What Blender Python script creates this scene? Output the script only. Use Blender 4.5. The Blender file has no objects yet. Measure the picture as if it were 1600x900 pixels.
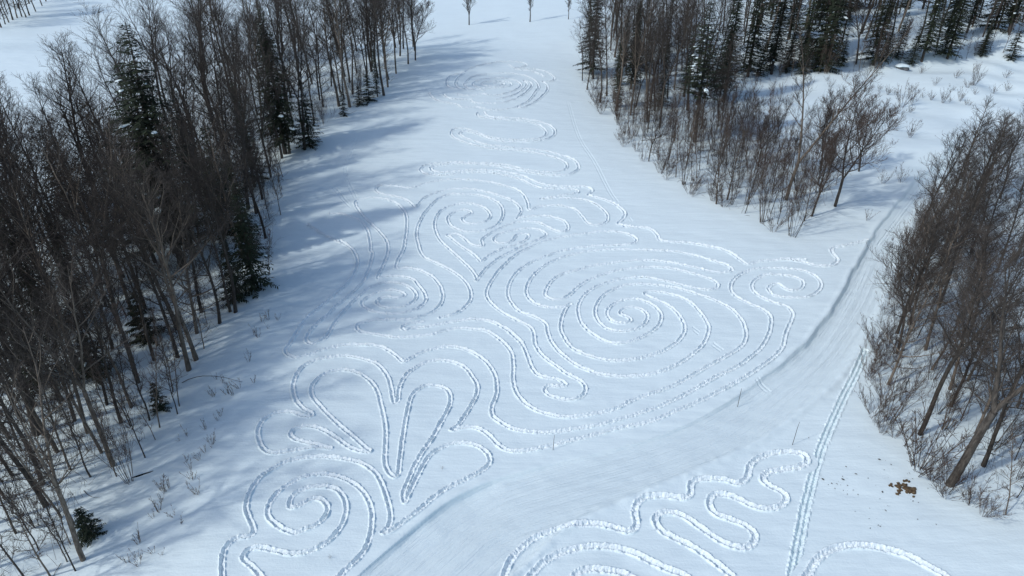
import bpy, math, random
import numpy as np

# ------------------------------------------------------------------ camera, sky, sun, exposure
S = bpy.context.scene
COL = S.collection
CAM_H, PITCH, FPX = 28.0, math.radians(30.0), 1067.0      # drone height, pitch, focal length in photo pixels
cd = bpy.data.cameras.new('camera')
cam = bpy.data.objects.new('camera', cd)
COL.objects.link(cam)
cam.location = (0, 0, CAM_H)
cam.rotation_euler = (math.pi / 2 - PITCH, 0, 0)
cd.sensor_width = 36.0
cd.lens = 36.0 * FPX / 1600.0
cd.clip_start, cd.clip_end = 0.5, 6000.0
S.camera = cam

SUN_EL = math.radians(41)
SUN_AZ = math.radians(207)        # direction TOWARDS the sun, counter-clockwise from +X (left and a little behind)
w = bpy.data.worlds.new('World'); S.world = w; w.use_nodes = True
nt = w.node_tree
sky = nt.nodes.new('ShaderNodeTexSky'); sky.sky_type = 'NISHITA'; sky.sun_disc = False
sky.sun_elevation = SUN_EL
sky.sun_rotation = math.pi / 2 - SUN_AZ
nt.links.new(sky.outputs[0], nt.nodes['Background'].inputs[0])
nt.nodes['Background'].inputs[1].default_value = 0.15
sd = bpy.data.lights.new('sun', 'SUN'); sun = bpy.data.objects.new('sun', sd); COL.objects.link(sun)
sd.energy = 1.85; sd.angle = math.radians(2.0); sd.color = (1.0, 0.98, 0.94)
sdir = np.array([math.cos(SUN_AZ) * math.cos(SUN_EL), math.sin(SUN_AZ) * math.cos(SUN_EL), math.sin(SUN_EL)])
from mathutils import Vector, Matrix, Euler
sun.rotation_euler = Vector(-sdir).to_track_quat('-Z', 'Y').to_euler()
sun.location = (-60, -20, 80)
S.view_settings.view_transform = 'Standard'
S.view_settings.look = 'None'
S.view_settings.exposure = 0.12
S.view_settings.gamma = 1.0

rng = np.random.default_rng(7)
random.seed(7)

# ------------------------------------------------------------------ small helpers
def vnoise(x, y, seed=0):
    """smooth value noise in 0..1 on numpy arrays"""
    xi = np.floor(x).astype(np.int64); yi = np.floor(y).astype(np.int64)
    fx = x - xi; fy = y - yi
    fx = fx * fx * (3 - 2 * fx); fy = fy * fy * (3 - 2 * fy)
    def h(a, b):
        n = (a * 374761393 + b * 668265263 + seed * 974634721) & 0xFFFFFFFF
        n = ((n ^ (n >> 13)) * 1274126177) & 0xFFFFFFFF
        return ((n ^ (n >> 16)) & 0xFFFF) / 65535.0
    return (h(xi, yi) * (1 - fx) + h(xi + 1, yi) * fx) * (1 - fy) + (h(xi, yi + 1) * (1 - fx) + h(xi + 1, yi + 1) * fx) * fy

def sstep(a, b, x):
    t = np.clip((x - a) / (b - a), 0, 1)
    return t * t * (3 - 2 * t)

def softplus(x, k):
    return np.logaddexp(0, x / k) * k

def terrain(x, y):
    """the lie of the land: a flat below a gentle hill, a crest, then an open field"""
    x = np.asarray(x, float); y = np.asarray(y, float)
    z = 0.105 * softplus(y - 58, 9) - 0.085 * softplus(y - 122, 7)
    z = z + 0.02 * softplus(y - 230, 30)
    # drifts
    z = z + 0.35 * (vnoise(x / 17 + 3, y / 21, 1) - .5) + 0.12 * (vnoise(x / 5.1, y / 6.3 + 9, 2) - .5)
    nearby = (y > 10) & (y < 140)
    z = z + np.where(nearby, .05 * (vnoise(x / 1.7 + .35 * y, y / .8, 6) - .5) + .022 * (vnoise(x / .6, y / .45, 7) - .5), 0)
    # the floor of the left wood drops into a shallow brook bed
    e = -11.5 - 0.27 * (y - 20) + 0.0021 * (y - 20) ** 2
    z = z - 0.9 * sstep(0, 9, e - 1.5 - x) * sstep(100, 60, y)
    # the upper slope tips a little to the right, the field past the crest a little to the left
    z = z - .07 * 16 * np.tanh(x / 16) * (sstep(70, 98, y) - 1.7 * sstep(110, 124, y) + .7 * sstep(150, 190, y))
    # hummocky clearing at the upper right
    z = z + 0.9 * (vnoise(x / 4.2, y / 4.6, 5) - .5) * sstep(24, 34, x) * sstep(58, 72, y)
    return z

def ray(px, py):
    a = (px - 800.0) / FPX; b = (450.0 - py) / FPX
    c, s = math.cos(PITCH), math.sin(PITCH)
    return np.array([a, c + b * s, -s + b * c])

def gp(px, py):
    """point of the ground seen at a pixel of the photograph"""
    d = ray(px, py)
    lo, hi = 5.0, 5.0
    while hi < 900:
        p = d * hi
        if CAM_H + p[2] < float(terrain(p[0], p[1])): break
        lo = hi; hi += 2.0
    for _ in range(30):
        m = .5 * (lo + hi); p = d * m
        if CAM_H + p[2] < float(terrain(p[0], p[1])): hi = m
        else: lo = m
    p = d * hi
    return (p[0], p[1])

def to_px(x, y):
    c, s = math.cos(PITCH), math.sin(PITCH); z = float(terrain(x, y)) - CAM_H
    d = y * c - z * s
    return 800 + FPX * x / d, 450 - FPX * (y * s + z * c) / d

def tag(o, label=None, cat=None, group=None, kind=None):
    if label: o['label'] = label
    if cat: o['category'] = cat
    if group: o['group'] = group
    if kind: o['kind'] = kind
    return o

def mesh_from(name, V, F, mats, smooth=True):
    """V (n,3), F (m,3|4) int"""
    me = bpy.data.meshes.new(name)
    F = np.asarray(F, np.int32); V = np.asarray(V, np.float32)
    k = F.shape[1]
    me.vertices.add(len(V)); me.vertices.foreach_set('co', V.ravel())
    me.loops.add(F.size); me.loops.foreach_set('vertex_index', F.ravel())
    me.polygons.add(len(F)); me.polygons.foreach_set('loop_start', np.arange(0, F.size, k, dtype=np.int32))
    me.polygons.foreach_set('use_smooth', np.full(len(F), smooth))
    me.update(calc_edges=True)
    for m in mats: me.materials.append(m)
    return me

def add_obj(name, me, parent=None, loc=None):
    o = bpy.data.objects.new(name, me); COL.objects.link(o)
    if parent: o.parent = parent
    if loc is not None: o.location = loc
    return o

# ------------------------------------------------------------------ materials
def new_mat(name, rough=.8):
    m = bpy.data.materials.new(name); m.use_nodes = True
    b = m.node_tree.nodes['Principled BSDF']
    b.inputs['Roughness'].default_value = rough
    b.inputs['Specular IOR Level'].default_value = .25
    return m, m.node_tree, b

def noise_node(t, scale, detail=4, rough=.6, vec=None):
    n = t.nodes.new('ShaderNodeTexNoise')
    n.inputs['Scale'].default_value = scale; n.inputs['Detail'].default_value = detail; n.inputs['Roughness'].default_value = rough
    if vec is not None: t.links.new(vec, n.inputs['Vector'])
    return n

def ramp(t, fac, stops):
    r = t.nodes.new('ShaderNodeValToRGB')
    cr = r.color_ramp
    while len(cr.elements) < len(stops): cr.elements.new(.5)
    for e, (p, c) in zip(cr.elements, stops): e.position = p; e.color = (*c, 1)
    t.links.new(fac, r.inputs[0]); return r

SNOW_C = (.75, .86, .875)
def snow_material(name, kind):
    m, t, b = new_mat(name, .55)
    g = t.nodes.new('ShaderNodeNewGeometry')
    mp = g.outputs['Position']
    n1 = noise_node(t, .35, 3, .5, mp)
    col = SNOW_C if kind != 'track' else (.82, .905, .925)              # churned snow is fresher and whiter than the crust
    c = ramp(t, n1.outputs['Fac'], [(.3, tuple(v * .97 for v in col)), (.7, col)])
    t.links.new(c.outputs[0], b.inputs['Base Color'])
    b.inputs['Roughness'].default_value = .5
    fine = noise_node(t, 7 if kind != 'track' else 9, 5, .65, mp)
    bump = t.nodes.new('ShaderNodeBump'); bump.inputs['Distance'].default_value = .05 if kind != 'track' else .09
    bump.inputs['Strength'].default_value = .38 if kind != 'track' else .6
    t.links.new(fine.outputs['Fac'], bump.inputs['Height'])
    last = bump
    if kind == 'field':                      # wind-packed ripples
        st = t.nodes.new('ShaderNodeMapping'); st.inputs['Scale'].default_value = (.25, 1.3, 1)
        t.links.new(mp, st.inputs['Vector'])
        n2 = noise_node(t, 1.1, 4, .55, st.outputs[0])
        b2 = t.nodes.new('ShaderNodeBump'); b2.inputs['Distance'].default_value = .22; b2.inputs['Strength'].default_value = .36
        t.links.new(n2.outputs['Fac'], b2.inputs['Height']); t.links.new(last.outputs[0], b2.inputs['Normal']); last = b2
    if kind == 'trail':                      # machine-groomed lines that run along the trail
        at = t.nodes.new('ShaderNodeAttribute'); at.attribute_name = 'across'
        mm = t.nodes.new('ShaderNodeMath'); mm.operation = 'MULTIPLY'; mm.inputs[1].default_value = 1.0
        t.links.new(at.outputs['Fac'], mm.inputs[0])
        cb = t.nodes.new('ShaderNodeCombineXYZ'); t.links.new(mm.outputs[0], cb.inputs[0])
        at2 = t.nodes.new('ShaderNodeAttribute'); at2.attribute_name = 'along'
        m3 = t.nodes.new('ShaderNodeMath'); m3.operation = 'MULTIPLY'; m3.inputs[1].default_value = .045
        t.links.new(at2.outputs['Fac'], m3.inputs[0]); t.links.new(m3.outputs[0], cb.inputs[1])
        n2 = noise_node(t, 3.2, 5, .7, cb.outputs[0])
        b2 = t.nodes.new('ShaderNodeBump'); b2.inputs['Distance'].default_value = .27; b2.inputs['Strength'].default_value = .6
        t.links.new(n2.outputs['Fac'], b2.inputs['Height']); t.links.new(last.outputs[0], b2.inputs['Normal']); last = b2
    t.links.new(last.outputs[0], b.inputs['Normal'])
    return m
M_FIELD = snow_material('snow', 'field')
M_TRACK = snow_material('trodden_snow', 'track')
M_TRAIL = snow_material('groomed_snow', 'trail')

def bark_mat(name, dark, light, scale=9):
    m, t, b = new_mat(name, .9)
    tc = t.nodes.new('ShaderNodeTexCoord')
    mp = t.nodes.new('ShaderNodeMapping'); mp.inputs['Scale'].default_value = (1, 1, .22)
    t.links.new(tc.outputs['Object'], mp.inputs['Vector'])
    n = noise_node(t, scale, 5, .7, mp.outputs[0])
    c = ramp(t, n.outputs['Fac'], [(.36, dark), (.66, light)])
    oi = t.nodes.new('ShaderNodeObjectInfo')
    hs = t.nodes.new('ShaderNodeHueSaturation')
    mr = t.nodes.new('ShaderNodeMapRange'); mr.inputs['To Min'].default_value = .7; mr.inputs['To Max'].default_value = 1.3
    t.links.new(oi.outputs['Random'], mr.inputs['Value']); t.links.new(mr.outputs[0], hs.inputs['Value'])
    t.links.new(c.outputs[0], hs.inputs['Color']); t.links.new(hs.outputs[0], b.inputs['Base Color'])
    bp = t.nodes.new('ShaderNodeBump'); bp.inputs['Distance'].default_value = .03; bp.inputs['Strength'].default_value = .8
    t.links.new(n.outputs['Fac'], bp.inputs['Height']); t.links.new(bp.outputs[0], b.inputs['Normal'])
    return m
M_BARK = bark_mat('grey_bark', (.027, .023, .02), (.10, .087, .074))
M_BARK2 = bark_mat('pale_bark', (.07, .058, .046), (.21, .175, .14))
M_TWIG = bark_mat('twig_bark', (.043, .036, .031), (.085, .072, .062), 3)
M_TWIG2 = bark_mat('reddish_twig_bark', (.06, .043, .035), (.115, .086, .07), 3)
M_NEEDLE = bark_mat('dark_needles', (.010, .017, .010), (.036, .048, .027), 2.5)
M_STALK = bark_mat('dry_stalk', (.07, .05, .035), (.16, .115, .08), 5)
M_ROCK = bark_mat('grey_stone', (.06, .06, .062), (.2, .2, .2), 4)
m_, t_, b_ = new_mat('dead_grass', .9)
n_ = noise_node(t_, 6, 5, .7)
c_ = ramp(t_, n_.outputs['Fac'], [(.3, (.045, .03, .018)), (.7, (.165, .118, .068))])
t_.links.new(c_.outputs[0], b_.inputs['Base Color']); M_GRASS = m_
m_, t_, b_ = new_mat('black_water', .12); b_.inputs['Base Color'].default_value = (.012, .014, .016, 1); M_WATER = m_

# ------------------------------------------------------------------ the snowshoe drawing, traced on the ground
class Z:          # a part of the photograph: its corner and its enlargement
    def __init__(s, x, y, k): s.x, s.y, s.k = x, y, k
    def __call__(s, txt):
        v = [float(a) for a in txt.replace(',', ' ').split()]
        return [(s.x + v[i] / s.k, s.y + v[i + 1] / s.k) for i in range(0, len(v), 2)]
R1 = Z(320, 640, 3.2); R2 = Z(420, 380, 3.4625); R3 = Z(760, 340, 2.8125); R4 = Z(480, 240, 3.077)
R5 = Z(560, 60, 3.461); R6 = Z(780, 660, 2.222); R7 = Z(400, 540, 2.963); R8 = Z(1180, 280, 2.813)
RH = Z(690, 330, 7.5); RM = Z(660, 80, 7.273); P = Z(0, 0, 1); R78 = Z(1100, 560, 5.624)
paths = []          # (pixel points, corner break allowed, width factor, kind)
def path(*parts, w=1.0, kind='shoe', depth=1.0): paths.append((sum(parts, []), w, kind, depth))

# lower left spiral and the petals
path(R1('90,900 88,830 88,760 95,710 125,665 170,640 225,632 245,612 240,580 222,540 208,500 212,450 235,395 275,340 330,300 400,265 470,245 540,236 610,235 690,245 760,260 820,290 860,325 890,380 910,440 925,500 928,550 915,590 885,614 | 885,614 930,605 980,570 1060,510 1130,450 1210,395 1290,355 1370,315 1415,280 1425,250 1405,210 1360,180 1300,168 1240,172 1185,190 1130,225 1095,270 1065,330 1035,390 1010,440 1000,465 | 1000,465 990,420 1010,370 1035,310 1070,240 1110,180 1150,120 1180,60'.replace('|', ' ')),
     R7('835,395 865,340 895,280 900,240 885,205 850,188 800,185 755,200 720,235 703,290 690,350 680,420 670,490 662,550 658,595 640,608 610,580 597,530 600,460 600,390 590,320 575,260 560,210 530,165 490,135 440,117 390,113 330,125 290,150 262,180 255,215 270,250 310,295 360,345 410,390 460,430 505,470 530,490 490,490 430,470 380,435 330,400 280,378 220,375 175,388 158,410 175,430 230,447 290,460 345,475'))
path(R7('345,475 290,470 240,475 180,485 120,495 70,497 35,480 15,440 10,400 25,355 60,325 110,308 170,308 215,325 258,327 255,312 225,295 190,260 172,210 175,170 190,130 220,95 270,70 340,55 420,48 490,60 550,80 590,115 615,160 628,210 638,264 655,260 660,210 675,165 705,125 750,95 800,75 860,68 920,78 970,105 1005,150 1025,190 1020,230 1000,270 965,325 935,370 905,392 940,385 1000,378 1050,395 1090,425 1120,460 1160,483 1220,490 1290,480 1380,460 1480,435 1600,405'),
     R3('560,930 640,915 720,897 820,855 920,815 1020,765 1120,710 1200,660 1265,610 1300,570 1315,510 1340,450 1345,420 1320,390 1270,375 1210,350 1175,325 1165,300 1180,275 1225,252 1290,252 1355,262 1390,280 1385,308 1345,322 1310,310 1280,290 1250,300 1238,315 1260,340 1310,350 1370,352 1420,345 1460,320 1470,290 1450,260 1400,235 1330,225 1250,222 1180,228 1125,245 1085,275 1072,310 1095,345 1150,375 1210,400 1245,430 1250,470 1240,510 1215,560 1165,610 1100,655 1020,695 930,745 840,795 750,835 660,865 560,895'),
     R7('1600,365 1480,385 1380,400 1280,400 1190,385 1130,355 1095,325 1092,285 1110,235 1115,180 1100,125 1065,75 1010,35 950,12 880,5 810,20 750,40 685,75'),
     R2('720,636 690,610 640,575 590,555 520,550 440,548 360,560 280,580 210,605 150,618 105,605 90,580 115,540 140,495 175,440 220,390 270,350 320,310 370,265 420,220 455,180 475,130 480,90 460,45 430,15 385,-15'),
     R4('190,440 110,405 30,360 0,340'))
path(R1('300,860 275,830 240,790 200,755 188,735 215,705 260,690 330,700 420,720 500,715 570,690 620,655 670,600 700,540 705,480 690,430 660,400 610,385 550,385 490,400 445,425 425,460 428,490 460,485 500,465 540,445 580,450 610,480 610,515 590,550 550,580 500,600 450,615 400,600 350,570 320,540 315,500 335,450 380,400 440,360 500,335 570,322 640,330 710,350 770,390 810,440 832,500 835,570 825,640 800,700 760,750 710,795 675,830 640,870'))
# the long line that makes the big spiral, starting at the heart
path(R4('640,790 700,775 750,745 785,700 780,650 745,600 690,560 620,525 560,495 535,440 525,380 545,315 580,265 625,222 680,198 740,195 820,200 890,220 930,250 940,290 920,335 870,365 800,378 740,370 690,345 675,310 700,285 740,272 780,275 790,287 770,297 745,315 760,332 810,338 860,325 880,300 865,270 820,248 760,240 700,250 650,270 620,305 612,350 635,410 680,455 740,510 790,560 818,605'),
     RH('400,820 460,740 520,665 620,590 700,535 800,480 900,430 1000,390 1100,350 1180,315 1228,272 1160,225 1070,205 950,208 850,225 740,250 640,290 610,335 650,370 720,380 790,370 840,330 870,290 930,265 1005,272 1010,305 940,365 850,400 740,430 650,470 560,520 490,570 462,592 400,530 310,460 200,385 110,310 65,280 130,262 200,275 250,305 300,355 370,395 440,412 485,405 470,340 520,290 600,240 700,195 800,155 900,130 1050,125 1150,140 1230,175 1310,220 1400,245 1470,225 1480,180 1440,120 1360,85 1250,60 1100,58 950,75 880,90'),
     R4('1010,310 1028,275 1010,245 960,215 900,195 830,178 760,170 690,172 620,190 560,215 520,258 500,238 470,219 420,206 360,195 330,178 335,160 370,154 430,158 500,165 560,147 640,130 720,125 800,128 880,138 950,155 1010,175 1045,205 1060,240 1070,272 1120,255 1180,250 1240,255 1290,270 1325,305 1355,338 1400,345 1440,325 1440,290 1400,250 1340,225 1260,215 1180,215 1120,218'),
     R5('1020,862 1080,855 1150,845 1187,833 1180,820 1130,815 1060,812 990,810 940,793 890,768 840,752 780,737 700,728 620,724 560,727 500,738 430,742 370,735 335,715 350,692 400,680 480,673 560,672 640,675 720,678 800,685 880,705 960,718 1030,725 1080,720 1120,705 1125,680 1090,655 1020,632 940,617 860,607 780,603 700,594 630,578 570,560 520,538 500,512 520,490 570,488 630,503 690,528 760,543 840,550 920,548 980,540 1015,520 1005,490 970,467 920,452 850,444 780,440 710,434 660,425 640,410 650,402'))
path(R2('830,425 760,437 728,447 720,460 740,470 780,460 840,455 900,445 980,430 1050,418 1120,412 1190,420 1260,450 1320,490 1370,540'),
     R3('75,478 110,505 155,555 180,610 200,660 225,690 270,705 320,712 350,735 320,742 270,740 255,755 275,780 330,797 390,798 425,780 435,745 410,715 360,690 310,655 250,610 215,560 205,500 185,475 130,450 70,415 20,375 0,340 5,310 30,265 70,215 120,170 180,135 240,110 320,88 400,75 480,65 560,62 620,72 660,95 640,115 570,122 490,125 400,135 320,150 250,175 190,200 140,235 105,280 93,330 110,375 150,415 210,435 260,465 270,510 295,560 350,615 410,655 490,685 570,697 650,697 720,690 800,665 880,620 940,570 970,520 975,475 950,430 900,375 840,345 780,330 720,325 695,335 720,350 780,375 830,410 865,460 870,500 840,545 780,585 710,610 640,625 570,630 500,620 430,600 375,570 340,525 325,480 335,430 355,390 372,380 340,392 280,395 220,380 180,345 178,305 200,260 250,215 320,180 400,158 480,145 570,140 660,142 760,145 850,152 930,170 1000,190 1060,210 1080,230 1050,242 1000,238 930,222 850,205 770,192 700,188 620,192 540,203 460,215 390,235 330,250 285,280 262,315 260,345 300,362 350,350 390,315 440,280 500,255 570,235 640,225 720,218 800,222 880,238 950,258 1005,280 1015,305 980,318 920,310 850,295 770,275 690,263 610,268 540,285 480,305 430,340 405,385 405,430 430,480 480,520 530,545 590,553 650,540 710,510 755,475 768,430 745,395 700,368 640,358 580,370 540,395 530,425 555,455 600,465 635,455 620,435 590,425 590,410 620,397 670,398 705,425 700,460 660,490 600,500 540,492 500,465 478,425 485,380 515,340 560,315 620,298 700,293 780,300 860,315 940,340 1010,365 1075,400 1115,440 1135,480 1140,510 1135,545 1110,575 1060,605 990,645 910,690 830,735 740,770 650,800 570,840 490,860 400,875 310,872 230,850 170,815 135,775 118,720 118,660 112,600 85,560 45,525 0,497'),
     R2('1110,465 1035,460 970,470 900,490 830,500 750,508 680,510 620,500 560,490 500,480 475,460 485,437 560,420 640,415 760,413 830,395 880,375 925,335 940,290 930,240 895,190 840,155 780,138 720,135 688,135 695,95 720,50'),
     R4('468,431 478,320 465,275 430,240 380,220 310,213 240,225 230,240 260,290 310,340 355,385 385,430 385,480 365,535 338,600 380,590 440,590 500,600 540,640 570,690 560,720 520,750 460,768 390,770 320,760 270,735 262,715 300,685 345,665'),
     R2('580,265 640,256 700,260 735,278 720,292 690,295 650,292 605,298 583,318 600,338 650,350 720,345 775,320 797,287 780,252 740,227 680,214 620,215 560,238 530,252 480,290 430,340 390,385 355,430 330,475 300,515 260,535 230,545 205,530 205,505 230,465 270,425 320,385 370,335 420,295 465,255 510,205 530,165 550,110 560,50'),
     R4('305,470 303,431 285,360 250,320 200,300 150,290 110,290'))
# upper right contour, out to the trail
path(R5('395,712 420,724 470,726 540,720 640,714 760,718 840,732 900,750 960,778 1020,795 1100,800 1180,803 1240,805 1262,825 1242,848 1310,865'),
     R4('1440,225 1500,255 1525,285 1520,310 1497,338 1590,355'),
     R3('605,38 660,42 720,50 750,75 765,100 820,108 900,112 970,125 1040,140 1090,165 1130,195 1150,205 1190,195 1250,188 1330,182 1400,185'),
     R8('140,352 200,362 260,378 310,382 345,375 362,355 345,330 335,308 355,298 410,290 490,270'), w=1.2)
path(R5('395,712 392,698 430,688 520,680 650,682 750,692 830,707 900,722 980,735 1060,742 1130,738 1180,715 1190,690 1160,655 1090,630 1010,610 930,600 850,594 770,585 700,577 640,560 580,540 548,520 552,508 590,505 650,520 700,540 770,557 850,560 930,558 1000,550 1050,530 1062,500 1040,475 990,455 920,440 850,432 780,430 720,425 692,415 680,400'), w=1.15)
# the far round figure
for s in ('980,155 1050,190 1150,175 1185,155 1130,130 1040,120 920,120 820,130 700,150 560,190 470,250 400,310 375,370 400,410 460,430 560,440',
          '1380,290 1330,260 1240,230 1130,215 1040,202 1150,195 1280,205 1400,235 1490,290 1490,330 1440,345 1365,345 1410,380 1422,430 1380,490 1300,560 1200,620 1120,645 1080,635 1180,580 1235,530 1290,450 1320,410 1300,360 1240,310 1150,275 1030,255 880,250 700,265 560,300 490,350 480,390 520,420 600,435 700,445',
          '850,550 950,525 1060,490 1160,420 1185,370 1150,335 1215,345 1240,390 1190,455 1100,520 1000,560 880,590 700,595 600,590 555,565',
          '760,500 850,500 950,480 1060,440 1120,390 1090,350 1000,320 860,305 720,315 610,340 570,370 600,400 680,420 800,425',
          '800,425 900,415 1000,390 1000,365 920,345 800,345 700,355 670,370 720,395 820,405 900,390 930,372 880,362 820,368',
          '80,480 120,530 200,570 300,590 390,605 440,635 560,640 650,640 780,670 900,665 1000,650 1080,635',
          '240,490 290,530 380,545 480,548 555,550', '480,240 330,280 275,340 290,400 350,425 440,432', '400,490 480,505 600,500 680,490 760,500'):
    path(RM(s), w=1.1)
# the nearer drawing at the bottom right
path(R6('-20,620 15,530 35,480 70,440 120,400 180,375 250,358 320,352 390,362 450,378 475,360 470,310 480,280 510,260 570,255 640,262 665,250 665,215 685,200 730,195 790,200 830,212 860,190 870,150 900,125 950,108 1010,102 1055,110 1070,135 1040,155 980,165 930,175 915,200 940,220 980,240 995,265 975,290 930,300 880,290 830,265 780,250 740,255 730,285 750,315 800,335 850,355 885,385 880,420 850,435 800,425 750,400 700,365 650,330 600,312 550,320 540,345 570,380 630,410 700,450 760,495 805,530 860,590'), w=1.3)
path(R6('60,600 110,530 150,490 210,455 280,435 350,430 420,440 480,460 540,490 600,515 640,530 700,580'), w=1.3)
path(R6('230,570 270,525 310,510 370,512 430,525 480,550'), w=1.3)
path(R6('1020,600 1070,530 1100,480 1140,450 1200,430 1270,428 1340,440 1410,460 1470,490 1520,515 1545,530 1600,590'), w=1.4)
# the snowmobile track and the faint ski tracks
path(P('1226,960 1238,900 1247,850 1260,785 1280,710 1300,660 1318,620 1336,585 1352,548'), kind='sled')
path(P('1376,377 1400,345 1425,312 1445,287'), kind='ski')
path(P('1040,480 1085,515 1150,565 1200,606'), kind='ski', depth=.55)
path(P('888,160 905,215 930,255 953,300 985,345'), kind='ski', depth=.5)
path(P('522,293 548,322 575,340 596,360'), kind='ski', depth=.8)
path(P('560,215 545,245 540,272 556,310'), kind='ski', depth=.6)
path(P('660,98 690,100 735,118'), kind='ski', depth=.6)

TRAIL_L = [(520, 940), (560, 900), (620, 848), (660, 815), (700, 785), (760, 755), (800, 742), (860, 726), (960, 700), (1060, 668), (1140, 625), (1190, 590), (1240, 553), (1280, 508), (1310, 465), (1335, 418), (1358, 375), (1385, 338), (1415, 300), (1445, 270), (1480, 235)]
TRAIL_R = [(760, 940), (820, 880), (900, 815), (1000, 770), (1100, 728), (1180, 690), (1250, 642), (1305, 595), (1340, 545), (1368, 495), (1390, 440), (1408, 380), (1428, 335), (1455, 298), (1490, 262)]

def resample(pts, step, smooth=True):
    p = np.array(pts, float)
    keep = np.r_[True, np.hypot(*np.diff(p, axis=0).T) > 1e-3]; p = p[keep]
    if smooth:                                   # centripetal-ish Catmull-Rom
        q = np.vstack([2 * p[0] - p[1], p, 2 * p[-1] - p[-2]])
        out = []
        for i in range(1, len(q) - 2):
            a, b, c, d = q[i - 1:i + 3]
            L = np.hypot(*(c - b)); n = max(2, int(L / (step * .7)))
            la = max(np.hypot(*(b - a)), 1e-6); ld = max(np.hypot(*(d - c)), 1e-6)
            m1 = (c - a) / (la + L) * L; m2 = (d - b) / (L + ld) * L
            u = np.linspace(0, 1, n, endpoint=False)[:, None]
            out.append((2 * u**3 - 3 * u**2 + 1) * b + (u**3 - 2 * u**2 + u) * m1 + (-2 * u**3 + 3 * u**2) * c + (u**3 - u**2) * m2)
        out.append(p[-1:]); p = np.vstack(out)
    s = np.r_[0, np.cumsum(np.hypot(*np.diff(p, axis=0).T))]
    n = max(2, int(s[-1] / step)); si = np.linspace(0, s[-1], n)
    return np.c_[np.interp(si, s, p[:, 0]), np.interp(si, s, p[:, 1])], si

# ------------------------------------------------------------------ the ground sheet (finer where feet have been)
Fd = 5
def spaced(a, b, f):
    out = [a]
    while out[-1] < b: out.append(out[-1] + f(out[-1]) * Fd)
    return out
yc = [-700, -250, -100, -45, -22, -10, -2, 5, 10, 14, 16] + spaced(18, 128, lambda y: min(.085, .031 + .0008 * max(0, y - 25))) 
while yc[-1] < 260: yc.append(yc[-1] + 1.6 + (yc[-1] - 128) * .03)
while yc[-1] < 3500: yc.append(yc[-1] * 1.18)
uc_main = list(np.linspace(-.78, .78, 421))
uc = [-40, -14, -6, -3, -1.7, -1.2, -1.0, -.9, -.84] + uc_main + [.84, .9, 1.0, 1.2, 1.7, 3, 6, 14, 40]
def subdiv(a):
    a = np.array(a, float)
    return np.r_[(a[:-1, None] + (a[1:] - a[:-1])[:, None] * np.arange(Fd)[None] / Fd).ravel(), a[-1]]
ys, us = subdiv(yc), subdiv(uc)
wy = np.interp(ys, [-700, -5, 4000], [7, 7, 4012])
NR, NC = len(ys), len(us)
D = np.full((NR, NC), 9.0, np.float32); SD = np.zeros((NR, NC), np.float32); AR = np.zeros((NR, NC), np.float32)
KD = np.zeros((NR, NC), np.int8); WF = np.ones((NR, NC), np.float32); DP = np.ones((NR, NC), np.float32)
KINDS = {'shoe': 1, 'sled': 2, 'ski': 3}
RAD = .62
TR_SEG = []
s0 = 0.0
for pts, wf, kind, dep in paths:
    g = np.array([gp(*p) for p in pts])
    g, arc = resample(g, .16)
    R = RAD * max(1, wf)
    for i in range(len(g) - 1):
        a, b = g[i], g[i + 1]
        r0, r1 = np.searchsorted(ys, (min(a[1], b[1]) - R, max(a[1], b[1]) + R))
        if r1 <= r0: continue
        wa = wy[r0:r1]
        xl, xr = min(a[0], b[0]) - R, max(a[0], b[0]) + R
        c0 = np.searchsorted(us, min(xl / wa[0], xl / wa[-1])); c1 = np.searchsorted(us, max(xr / wa[0], xr / wa[-1]))
        if c1 <= c0: continue
        X = wa[:, None] * us[None, c0:c1]; Y = ys[r0:r1, None]
        d = b - a; L2 = d @ d
        t = np.clip(((X - a[0]) * d[0] + (Y - a[1]) * d[1]) / L2, 0, 1)
        ex, ey = X - a[0] - t * d[0], Y - a[1] - t * d[1]
        dist = np.sqrt(ex * ex + ey * ey)
        sl = (slice(r0, r1), slice(c0, c1))
        if KINDS[kind] == 1: upd = (dist < D[sl]) | ((KD[sl] > 1) & (dist < .6))
        else: upd = (dist < D[sl]) & ~((KD[sl] == 1) & (D[sl] < .6))
        sg = np.sign(d[0] * (Y - a[1]) - d[1] * (X - a[0]))
        D[sl] = np.where(upd, dist, D[sl]); SD[sl] = np.where(upd, sg * dist, SD[sl])
        AR[sl] = np.where(upd, s0 + arc[i] + t * math.sqrt(L2), AR[sl])
        KD[sl] = np.where(upd, KINDS[kind], KD[sl]); WF[sl] = np.where(upd, wf, WF[sl]); DP[sl] = np.where(upd, dep, DP[sl])
    s0 += arc[-1] + 3

GL, GLs = resample([gp(*p) for p in TRAIL_L], .6); GR, _ = resample([gp(*p) for p in TRAIL_R], .6)
# mark coarse cells near the tracks or near the trail's cut edge as fine
nrc, ncc = len(yc) - 1, len(uc) - 1
near = (D < .295 * WF)
for a in GL[::1]:
    r0, r1 = np.searchsorted(ys, (a[1] - .75, a[1] + .75)); 
    if r1 <= r0: continue
    c0, c1 = np.searchsorted(us, ((a[0] - .75) / wy[r0], (a[0] + .75) / wy[r0]))
    near[r0:r1, c0:c1] = True
nb = near[:-1, :-1] | near[1:, :-1] | near[:-1, 1:] | near[1:, 1:]
fine = nb.reshape(nrc, Fd, ncc, Fd).any(axis=(1, 3))
used = np.zeros((NR, NC), bool); used[::Fd, ::Fd] = True
ff = np.kron(fine, np.ones((Fd, Fd), bool))
used[:-1, :-1] |= ff; used[1:, :-1] |= ff; used[:-1, 1:] |= ff; used[1:, 1:] |= ff
idx = np.full((NR, NC), -1, np.int32); ri, ci = np.nonzero(used); idx[ri, ci] = np.arange(len(ri))
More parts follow.
